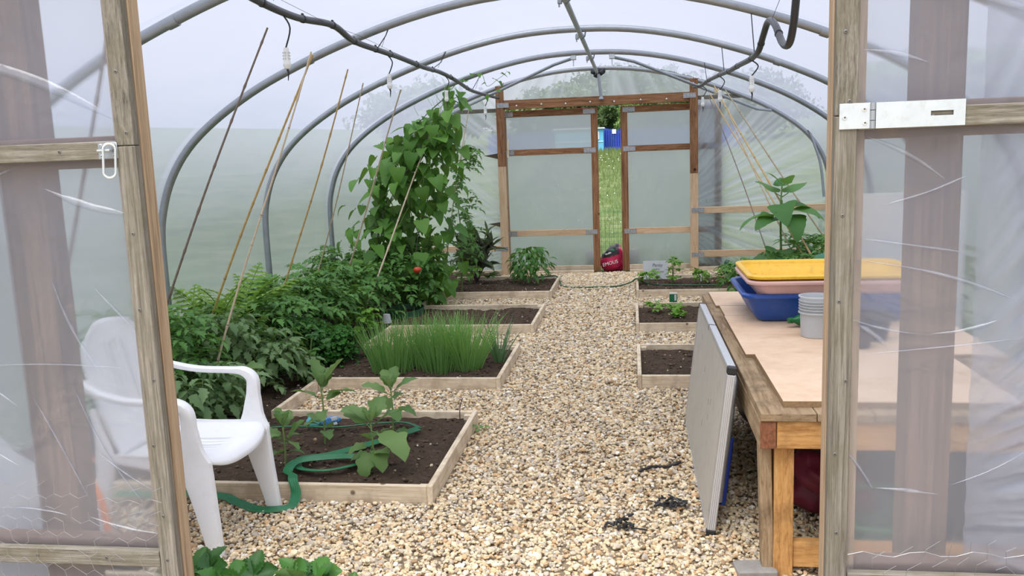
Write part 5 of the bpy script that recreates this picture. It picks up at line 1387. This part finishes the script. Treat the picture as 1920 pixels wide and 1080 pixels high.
def ribbon(path, name, n=5):
    """rounded-rectangle section swept in the x-z plane: (x, y, z, half thickness in plane, half width in y)"""
    P = [Vector(p[:3]) for p in path]; S = []
    fine = smooth_path(P, n); ab = []
    for i in range(len(path) - 1):
        for k in range(n):
            t = k / n; ab.append([path[i][q] * (1 - t) + path[i + 1][q] * t for q in (3, 4)])
    ab.append(path[-1][3:5]); V = []; F = []
    m = 12
    for i, p in enumerate(fine):
        t = (fine[min(i + 1, len(fine) - 1)] - fine[max(i - 1, 0)]); t.y = 0; t.normalize(); nrm = Vector((-t.z, 0, t.x))
        for k in range(m):
            w = 2 * PI * k / m; c, s = math.cos(w), math.sin(w)
            a = math.copysign(abs(c) ** 0.5, c) * ab[i][0]; b = math.copysign(abs(s) ** 0.5, s) * ab[i][1]
            V.append(p + nrm * a + Vector((0, 1, 0)) * b)
    for i in range(len(fine) - 1):
        for k in range(m): F.append((i * m + k, i * m + (k + 1) % m, (i + 1) * m + (k + 1) % m, (i + 1) * m + k))
    F.append(tuple(range(m))[::-1]); F.append(tuple((len(fine) - 1) * m + k for k in range(m)))
    return G().add(V, F).obj(name, 'white', ch, smooth=True)
for s in (-1, 1):
    ribbon([(-0.315, s * 0.222, 0.735, 0.012, 0.012), (-0.24, s * 0.245, 0.700, 0.013, 0.020), (-0.10, s * 0.262, 0.672, 0.012, 0.026), (0.07, s * 0.268, 0.668, 0.013, 0.028), (0.135, s * 0.266, 0.664, 0.018, 0.028), (0.178, s * 0.262, 0.630, 0.026, 0.024),
            (0.180, s * 0.256, 0.560, 0.032, 0.018), (0.176, s * 0.248, 0.47, 0.052, 0.016), (0.178, s * 0.240, 0.405, 0.080, 0.018), (0.190, s * 0.238, 0.34, 0.068, 0.021), (0.212, s * 0.240, 0.22, 0.052, 0.021), (0.236, s * 0.245, 0.08, 0.038, 0.019), (0.246, s * 0.248, 0.004, 0.033, 0.018)], 'armrest_and_leg')
    ribbon([(-0.285, s * 0.212, 0.62, 0.012, 0.010), (-0.25, s * 0.225, 0.50, 0.026, 0.014), (-0.235, s * 0.232, 0.40, 0.045, 0.016), (-0.25, s * 0.236, 0.28, 0.034, 0.018), (-0.29, s * 0.24, 0.10, 0.026, 0.018), (-0.305, s * 0.242, 0.004, 0.022, 0.018)], 'rear_leg')
    grid(8, 6, lambda u, v: (-0.22 + 0.40 * u, s * (0.236 + 0.006 * v), SEATZ + 0.02 - (0.065 - 0.03 * abs(2 * u - 1)) * v), 'side_apron', t=0.006)

# ------------------------------------------------------------------ smaller things on the left
def strip_hose(pts, name, label, w=0.045, lines=True, mat='hose', t=0.006, tilt=0.2):
    o = empty(name, pts[0], label=label, cat='hose'); P = smooth_path(pts, 8); b = P[0].copy(); V = []; F = []; cols = 5
    for i, p in enumerate(P):
        d = (P[min(i + 1, len(P) - 1)] - P[max(i - 1, 0)]).normalized(); sd = d.cross(Vector((0, 0, 1))); sd = sd.normalized() if sd.length > 1e-3 else Vector((1, 0, 0))
        sd = (sd + Vector((0, 0, tilt))).normalized(); up = sd.cross(d).normalized()
        if up.z < 0: up = -up
        for k in range(cols * 2):
            u = k / (cols * 2 - 1) - 0.5
            V.append(p - b + sd * (w * u) + up * (t * 0.5 if k % 2 else 0.0))
    n = cols * 2
    for i in range(len(P) - 1):
        for k in range(n - 1): F.append((i * n + k, i * n + k + 1, (i + 1) * n + k + 1, (i + 1) * n + k))
    m = G().add(V, F).obj('hose_strip', mat, o); s = m.modifiers.new('thickness', 'SOLIDIFY'); s.thickness = 0.004; s.offset = -1
    return o
strip_hose([(-1.23, 4.57, 0.085), (-1.42, 4.36, 0.075), (-1.60, 4.16, 0.075), (-1.73, 4.05, 0.085), (-1.69, 3.95, 0.075), (-1.55, 3.90, 0.085), (-1.45, 3.97, 0.08), (-1.40, 4.03, 0.085), (-1.46, 4.09, 0.09), (-1.60, 4.04, 0.10), (-1.72, 3.98, 0.10), (-1.72, 3.86, 0.095),
            (-1.66, 3.78, 0.105), (-1.625, 3.700, 0.112), (-1.60, 3.665, 0.06), (-1.60, 3.60, 0.026), (-1.66, 3.56, 0.024), (-1.76, 3.56, 0.024), (-1.88, 3.62, 0.03), (-2.02, 3.66, 0.045), (-2.5, 3.64, 0.06)],
           'flat_hose', 'flat ribbed green soaker hose looping over the near bed and under the chair')
strip_hose([(-2.30, 4.55, 0.075), (-2.0, 4.62, 0.075), (-1.75, 4.60, 0.078), (-1.55, 4.66, 0.08), (-1.35, 4.68, 0.085), (-1.22, 4.58, 0.085)], 'flat_hose', 'flat green hose lying along the back of the near bed', w=0.024)
strip_hose([(-2.75, 5.6, 0.10), (-2.5, 5.75, 0.09), (-2.35, 5.9, 0.09)], 'flat_hose', 'short stretch of flat green hose by the curly parsley', w=0.02)
def round_hose(pts, label, r=0.009, mat='hosed'):
    o = empty('garden_hose', pts[0], label=label, cat='hose'); P = smooth_path(pts, 8); b = P[0].copy()
    G().tube([p - b for p in P], r, 8).obj('hose_pipe', mat, o, smooth=True); return o
round_hose([(-1.30, 10.45, 0.085), (-1.08, 10.55, 0.10), (-0.955, 10.50, 0.105), (-0.905, 10.42, 0.05), (-0.86, 10.22, 0.022), (-0.70, 10.10, 0.022), (-0.45, 10.12, 0.022), (-0.20, 10.17, 0.022), (-0.04, 10.20, 0.06), (0.03, 10.17, 0.108), (0.10, 10.10, 0.08), (0.22, 9.98, 0.065), (0.5, 9.9, 0.065), (1.0, 9.85, 0.065)],
           'thin dark green hose crossing the gravel path between the two far beds')
rg = [(-2.28 + 0.17 * math.cos(a), 8.28 + 0.30 * math.sin(a), 0.10) for a in [2 * PI * k / 20 for k in range(21)]]
o = empty('ring_collar', rg[0], label='dark green plastic ring lying around a stem in the bare bed corner', cat='ring')
V = []; F = []
for k in range(33):
    a = 2 * PI * k / 32
    for r, z in ((0.17, -0.05), (0.175, 0.03), (0.183, 0.03), (0.178, -0.05)): V.append((-2.30 + r * math.cos(a) - o.location.x, 8.30 + r * 1.5 * math.sin(a) - o.location.y, 0.09 + z - 0.10))
for k in range(32):
    for q in range(3): F.append((4 * k + q, 4 * k + q + 1, 4 * k + q + 5, 4 * k + q + 4))
G().add(V, F).obj('collar', 'hosed', o, smooth=True)
o = empty('paper_cup', (-2.36, 7.82, 0.06), label='white paper cup upside down on the soil left of the chives', cat='cup')
G().lathe([(0.044, 0), (0.046, 0.003), (0.034, 0.085), (0.031, 0.087), (0.029, 0.083), (0.004, 0.083)], 20).obj('cup_body', 'card', o, smooth=True)
o = sack('foil_packet', (-1.88, 4.62, 0.10), (0.040, 0.012, 0.036), 'lblue', 'left half of the crumpled pale blue foil packet at the back of the near bed', 12, cat='packet', rot=(0.2, 0.1, 0.1))
o = sack('foil_packet', (-1.78, 4.64, 0.10), (0.062, 0.015, 0.028), 'mblue', 'right half of the crumpled packet, darker blue with white patches', 13, cat='packet', rot=(0.1, -0.25, 0.05))
pt = G().box((-0.018, -0.002, -0.01), (0.018, 0.002, 0.010), 0.001).box((-0.014, -0.002, -0.038), (0.008, 0.002, -0.024), 0.001).obj('white_patch', 'whitep', o, loc=(0.035, -0.018, 0.016))
# orange-handled tool and navy bag behind the left door film
o = empty('garden_strimmer', (-2.10, 2.95, 0.0), label='orange-handled strimmer with a dark motor head, blurred behind the left door film', cat='tool')
G().tube(smooth_path([(0.02, 0, 0.01), (0.02, 0, 0.22), (0.0, 0, 0.34), (-0.05, 0, 0.43)], 6), 0.014, 10).obj('shaft', 'orangep', o, smooth=True)
G().box((-0.035, -0.03, -0.04), (0.035, 0.03, 0.03), 0.01).obj('grip', 'orangep', o, loc=(-0.06, 0, 0.49), rot=(0, -0.4, 0))
G().lathe([(0.02, -0.16), (0.06, -0.14), (0.075, -0.02), (0.07, 0.08), (0.045, 0.13), (0.01, 0.14)], 18).obj('motor_head', 'navy', o, smooth=True, loc=(-0.11, 0, 0.66), rot=(0.1, -0.2, 0))
G().lathe([(0.12, 0.0), (0.11, 0.03), (0.03, 0.05)], 20).obj('guard', 'black', o, smooth=True, loc=(0.02, 0, 0.0))
sack('folded_polythene', (-2.45, 2.75, 0.30), (0.30, 0.14, 0.34), 'clearp', 'bundle of crumpled pale polythene leaning inside the front wall, far left', 15, cat='polythene')
# litter on the path
def litter(loc, label, pts, r=0.006, clump=0, seed=0, cat='litter', name='black_plastic_scrap'):
    o = empty(name, loc, label=label, cat=cat); g = G(); r_ = random.Random(seed)
    if pts: g.tube(smooth_path(pts, 5), [r * (0.5 + 0.8 * abs(math.sin(i * 1.3))) for i in range((len(pts) - 1) * 5 + 1)], 6)
    for k in range(clump):
        a = (r_.gauss(0, 0.03), r_.gauss(0, 0.03), r_.uniform(0.0, 0.02)); b = (a[0] + r_.uniform(-.03, .03), a[1] + r_.uniform(-.03, .03), r_.uniform(0.0, 0.03)); c = (b[0] + r_.uniform(-.03, .03), b[1] + r_.uniform(-.03, .03), 0.01)
        g.tube(smooth_path([a, b, c], 3), r_.uniform(0.002, 0.007), 5)
    g.obj('scrap', 'black', o)
litter((0.03, 4.14, 0.022), 'long dark twig-like strip of black plastic on the gravel by the folding table', [(-0.02, -0.02, 0), (0.05, 0.03, 0.006), (0.12, 0.04, 0.003), (0.19, 0.09, 0.01)], 0.008)
litter((0.15, 3.70, 0.022), 'crumpled knot of black plastic on the gravel at the foot of the folding table', None, clump=26, seed=2)
litter((-0.05, 3.46, 0.022), 'frayed black plastic scrap with a long tail on the gravel, nearest the camera', [(-0.03, 0, 0), (0.02, -0.01, 0.004), (0.09, -0.02, 0.002)], 0.004, 14, 3)
o = G().box((-0.075, -0.05, -0.02), (0.075, 0.05, 0.022), 0.006).obj('paving_slab', 'card', None, loc=(0.44, 3.13, 0.012), rot=(0, 0, 0.1)); o.data.materials[0] = M['terra2']; tag(o, 'grey stone slab set in the gravel at the foot of the bench', 'slab')
o = G().tube([(0, 0, 0), (0.09, 0.05, 0.012)], 0.005, 6).obj('white_stick', 'whitep', None, loc=(-1.98, 3.42, 0.028)); tag(o, 'short white plastic stick on the gravel under the chair', 'stick')
# markers, card, seed label
o = empty('card_sign', (0.265, 10.45, 0.055), label='pale grey handwritten card propped at the back of the far right bed', cat='sign', rot=(-0.10, 0, 0.02))
G().box((-0.150, -0.002, 0), (0.150, 0.002, 0.225), 0.001).obj('card', 'card', o)
def text(body, size, mat, parent, loc, rot, ext=0.0006, name='lettering', shear=0.0):
    cu = bpy.data.curves.new(name, 'FONT'); cu.body = body; cu.size = size; cu.extrude = ext; cu.align_x = 'CENTER'; cu.shear = shear; cu.resolution_u = 3
    tmp = bpy.data.objects.new('tmp', cu); COL.objects.link(tmp); bpy.context.view_layer.update()
    me = bpy.data.meshes.new_from_object(tmp.evaluated_get(bpy.context.evaluated_depsgraph_get())); bpy.data.objects.remove(tmp)
    me.materials.clear(); me.materials.append(M[mat])
    return inst(name, me, parent, loc, rot)
text('Pansy', 0.055, 'ink', o, (0.02, -0.0035, 0.155), (PI / 2, 0, 0), shear=0.2)
text('and a', 0.032, 'ink', o, (0.01, -0.0035, 0.115), (PI / 2, 0, 0), shear=0.2)
text('mixed row', 0.030, 'ink', o, (0.03, -0.0035, 0.085), (PI / 2, 0, 0), shear=0.2)
o = G().box((-0.008, -0.0015, 0), (0.008, 0.0015, 0.15), 0.001).obj('plant_marker', 'whitep', None, loc=(0.79, 10.25, 0.05)); tag(o, 'white plastic plant marker standing behind the third seedling of the far right bed', 'marker')
o = empty('seed_label', (0.385, 8.50, 0.05), label='small blue-green seed packet on a stick in the right-hand bed with the lime-green rows', cat='label')
G().box((-0.003, -0.002, 0), (0.003, 0.002, 0.10)).obj('stick', 'board', o); G().box((-0.038, -0.004, 0.06), (0.038, 0.002, 0.155), 0.002).obj('packet', 'hose', o)
G().box((-0.040, -0.005, 0.140), (0.040, 0.003, 0.158), 0.002).obj('packet_top', 'whitep', o); G().box((0.010, -0.006, 0.075), (0.030, -0.0035, 0.135), 0.001).obj('packet_panel', 'card', o)
o = sack('net_twist', (1.12, 10.5, 0.18), (0.04, 0.03, 0.10), 'hosed', 'blue-green twist of garden net standing in the far right bed beside the tubs', 17, cat='netting')
G().tube([(0, 0, 0), (0, 0, 0.14)], 0.003, 6).obj('small_peg', 'board', None, loc=(0.605, 7.52, 0.0)); tag(bpy.data.objects['small_peg'], 'short pale peg at the front of the seed-label bed, above the folding table corner', 'peg')

# ------------------------------------------------------------------ outside the far doorway
cb = empty('compost_bag', (-0.295, 11.72, 0.0), label='crumpled crimson compost bag with black top slumped in the far door gap', cat='bag')
bm = bmesh.new(); bmesh.ops.create_icosphere(bm, subdivisions=4, radius=1.0)
for q in bm.verts:
    n = q.co.normalized(); s = 1 + 0.22 * noise.noise(n * 2.0 + Vector((3, 0, 0))) + 0.13 * abs(noise.noise(n * 4.5)) - 0.08 * abs(noise.noise(n * 9))
    q.co = Vector((math.copysign(abs(n.x) ** 0.7, n.x) * 0.165 * s * (1 - 0.25 * max(0, n.z)), math.copysign(abs(n.y) ** 0.7, n.y) * 0.10 * s, 0.16 + math.copysign(abs(n.z) ** 0.8, n.z) * 0.175 * s + 0.55 * 0.165 * n.x * max(0, n.z)))
    q.co.z = max(0.0, q.co.z)
bm.verts.index_update(); g = G(); VV = [q.co[:] for q in bm.verts]
g.v = [tuple(v) for v in VV]
for f in bm.faces:
    c = sum((q.co for q in f.verts), Vector()) / 3
    g.f.append(tuple(q.index for q in f.verts)); g.mi.append(1 if (c.z > 0.205 + 0.25 * c.x and c.x < 0.10) else 0)
bm.free(); g.obj('sack_body', ['bagred', 'black'], cb, smooth='all')
text('EMOUS', 0.066, 'whitep', cb, (-0.015, -0.118, 0.095), (PI / 2 - 0.05, -0.24, 0.0), ext=0.003)
sack('green_liner', (-0.275, 11.66, 0.28), (0.055, 0.03, 0.03), 'tgreen', 'folded green inner bag on top of the crimson compost bag', 21, cat='bag')
sack('silver_wrap', (-0.335, 11.64, 0.245), (0.05, 0.02, 0.016), 'card', 'pale silvery fold of wrapping on the compost bag', 22, cat='wrapping', rot=(0, -0.4, 0))
for x, lb in ((-0.56, 'brown clay trough end seen through the far left door film, left of the compost bag'), (-0.02, 'brown clay trough end seen through the far right door film, right of the compost bag')):
    o = G().lathe([(0.07, 0), (0.10, 0.20), (0.098, 0.25), (0.085, 0.275), (0.02, 0.28)], 18).obj('clay_pot', 'terra', None, smooth=True, loc=(x, 11.80, 0.0)); tag(o, lb, 'pot')
# green mesh panel
mf = empty('mesh_fence', (-0.3, 12.6, groundz(-0.3, 12.6)), label='low green wire mesh fence just outside the far doorway', cat='fence')
for k in range(28): G().tube([(-0.85 + k * 0.062, 0, 0), (-0.85 + k * 0.062, 0, 0.82)], 0.0024, 4).obj('wire', 'gwire', mf)
for k in range(14): G().tube([(-0.87, 0, 0.02 + k * 0.0615), (0.85, 0, 0.02 + k * 0.0615)], 0.0024, 4).obj('wire', 'gwire', mf)
# meadow grass
r_ = np.random.default_rng(3); n = 15000
gx = r_.uniform(-3.2, 1.6, n); gy = 11.9 + 27 * r_.random(n) ** 1.4; gh = r_.uniform(0.03, 0.10, n) * (1 + (gy - 12) * 0.05); ga = r_.uniform(0, PI, n)
V = np.zeros((n, 3, 3)); gz = np.array([groundz(a, b) for a, b in zip(gx, gy)])
w = 0.003 + (gy - 12) * 0.0007
V[:, 0] = np.stack([gx - w * np.cos(ga), gy - w * np.sin(ga), gz], 1); V[:, 1] = np.stack([gx + w * np.cos(ga), gy + w * np.sin(ga), gz], 1)
V[:, 2] = np.stack([gx + r_.normal(0, .02, n), gy + r_.normal(0, .02, n), gz + gh], 1)
me = bpy.data.meshes.new('meadow_grass'); me.from_pydata(V.reshape(-1, 3).tolist(), [], np.arange(n * 3).reshape(-1, 3).tolist()); me.materials.append(M['grassb'])
tag(inst('meadow_grass', me), 'rough meadow grass outside, seen through the gap between the far doors', 'grass', kind='stuff')
wf = G()
for k in range(90):
    x, y = r_.uniform(-2.2, 0.6), 13 + 22 * r_.random(); z = groundz(x, y) + r_.uniform(0.05, 0.14); s = 0.010 + (y - 12) * 0.0008
    wf.lathe([(s, 0), (s * .6, s * .5)], 5, Matrix.Translation((x, y, z)))
tag(wf.obj('wild_flowers', 'whitep'), 'scattered white wild flowers in the meadow', 'flowers', kind='stuff')
# blue fence, shed, play frame
bf = empty('blue_fence', (-0.6, 40.0, 1.66), label='royal blue picket fence at the top of the meadow', cat='fence')
pk = G().box((-0.042, -0.02, 0), (0.042, 0.02, 0.94)).add([(-0.042, -0.02, 0.94), (0.042, -0.02, 0.94), (0, -0.02, 1.03), (-0.042, 0.02, 0.94), (0.042, 0.02, 0.94), (0, 0.02, 1.03)], [(0, 1, 2), (3, 5, 4), (0, 2, 5, 3), (1, 4, 5, 2)]).mesh('picket', 'fence')
for k in range(110):
    inst('picket', pk, bf, (-6.0 + k * 0.105, 0, 0.02 * math.sin(k * 2.1)))
for z in (0.3, 0.78): G().box((-6.1, 0.02, z), (5.6, 0.05, z + 0.07)).obj('fence_rail', 'fence', bf)
G().box((-0.09, -0.03, -0.10), (0.09, -0.022, 0.10)).obj('fence_notice', 'whitep', bf, loc=(-0.20, -0.01, 0.90))
sh = empty('blue_shed', (-2.30, 39.4, 1.66), label='light blue shed by the blue fence, only its right edge showing in the gap', cat='shed')
G().box((-1.1, -0.5, 0), (1.04, 0.3, 1.02)).obj('shed_wall', 'shed', sh); G().box((-1.2, -0.6, 1.02), (1.10, 0.4, 1.08)).obj('shed_roof', 'card', sh); G().box((0.55, -0.53, 0.55), (0.86, -0.505, 0.90)).obj('window', 'card', sh); G().box((-1.1, -0.52, 0.44), (1.04, -0.503, 0.48)).obj('wall_trim', 'card', sh)
o = empty('play_frame', (-0.98, 41.2, 1.72), label='dark blue slanting roof on thin posts beside the light blue shed', cat='shelter')
G().add([(-0.35, -0.5, 1.04), (0.15, -0.5, 0.94), (0.15, 0.8, 0.94), (-0.35, 0.8, 1.04), (-0.35, -0.5, 0.96), (0.15, -0.5, 0.84), (0.15, 0.8, 0.84), (-0.35, 0.8, 0.96)], [(0, 1, 2, 3), (4, 7, 6, 5), (0, 4, 5, 1), (1, 5, 6, 2), (2, 6, 7, 3), (3, 7, 4, 0)]).obj('slanting_roof', 'fence', o)
for x in (-0.3, 0.12): G().tube([(x, -0.45, 0), (x, -0.45, 0.93)], 0.025, 6).obj('roof_post', 'fence', o)
# trees
def tree(x, y, R, H, mat, label, seed, n=5200, s=0.16):
    z0 = groundz(x, y); o = empty('tree', (x, y, z0), label=label, cat='tree', group='trees beyond the meadow')
    G().tube([(0, 0, 0), (0.1, 0, H * .3), (0, 0, H * .7)], [0.22, 0.17, 0.08], 8).obj('trunk', 'bark', o, smooth=True)
    r = np.random.default_rng(seed); d = r.normal(size=(n, 3)); d /= np.linalg.norm(d, axis=1)[:, None]
    nn = np.array([noise.noise(Vector(q * 2.2) + Vector((seed, 0, 0))) + 0.5 * noise.noise(Vector(q * 5) + Vector((seed, 0, 0))) for q in d])
    P = d * (0.80 + 0.45 * nn)[:, None] * r.uniform(0.72, 1.0, n)[:, None] * np.array([R, R, H * 0.55]) + np.array([0, 0, H * 0.52])
    P[:, 2] = np.maximum(P[:, 2], 0.1)
    a = r.normal(size=(n, 3)); a /= np.linalg.norm(a, axis=1)[:, None]; b = np.cross(a, r.normal(size=(n, 3))); b /= np.linalg.norm(b, axis=1)[:, None]
    sc = s * r.uniform(0.6, 1.4, n)[:, None]
    V = np.stack([P - a * sc, P + b * sc * .5, P + a * sc, P - b * sc * .5], 1).reshape(-1, 3)
    me = bpy.data.meshes.new('crown'); me.from_pydata(V.tolist(), [], np.arange(n * 4).reshape(-1, 4).tolist()); me.materials.append(M[mat]); c = inst('crown', me, o)
    me2 = bpy.data.meshes.new('inner'); bm = bmesh.new(); bmesh.ops.create_icosphere(bm, subdivisions=3, radius=1)
    for q in bm.verts: q.co = Vector((q.co.x * R, q.co.y * R, max(-0.9, q.co.z) * H * .55)) * (0.66 + 0.3 * noise.noise(q.co * 2.2 + Vector((seed, 0, 0)))) + Vector((0, 0, H * .52))
    bm.to_mesh(me2); bm.free(); me2.materials.append(M[mat]); inst('inner_foliage', me2, o)
tree(-3.6, 47, 3.6, 3.4, 'tree', 'dark tree behind the light blue shed', 1)
tree(-0.2, 52, 5.2, 4.3, 'tree', 'dark dense tree centred in the far door gap', 2, 15000, 0.13)
tree(-0.1, 43.5, 0.75, 2.4, 'treel', 'brighter green bush in front of the dark tree, just above the blue fence', 3, 4200, 0.07)
tree(-1.3, 45.5, 1.7, 3.1, 'tree', 'low dark tree close behind the blue fence', 8, 5200, 0.09)
tree(1.6, 46.5, 1.9, 3.2, 'tree', 'low dark tree just right of the door gap', 9, 4000, 0.1)
tree(5.5, 47, 4.2, 3.6, 'tree', 'broad dark tree beyond the far right door', 4)
tree(-11, 46, 4.6, 3.4, 'tree', 'wide tree beyond the left end wall', 5)
tree(13, 40, 4.6, 3.2, 'treel', 'lighter green tree beyond the right end wall', 6)
tree(3.4, 14.2, 0.55, 0.9, 'treel', 'small shrub just outside the right end wall, a dim shape through the film', 7, 1500, 0.06)

# faint print on the polythene of the right end wall
o = text('TOO & DAS ADAMANT', 0.058, 'card', None, (1.55, 11.485, 0.50), (PI / 2, 0, 0), ext=0.0003, name='film_print'); tag(o, 'faint white lettering printed on the polythene right of the far doorway', 'lettering')
# a small tear hole edge beside each far post
for x, z, s, lb in ((-1.87, 1.60, 1, 'upper torn flap of polythene left of the far doorway'), (-1.85, 0.68, 1, 'lower torn flap of polythene left of the far doorway')):
    o = G().add([(-0.10, 0, 0.02), (0.09, -0.01, 0.045), (0.09, -0.01, -0.03), (-0.10, 0.004, 0.022), (0.09, -0.004, 0.047), (0.09, -0.004, -0.028)], [(0, 1, 2), (3, 5, 4), (0, 3, 4, 1), (1, 4, 5, 2), (2, 5, 3, 0)]).obj('torn_flap', 'bark', None, loc=(x, 11.47, z)); tag(o, lb, 'tear')
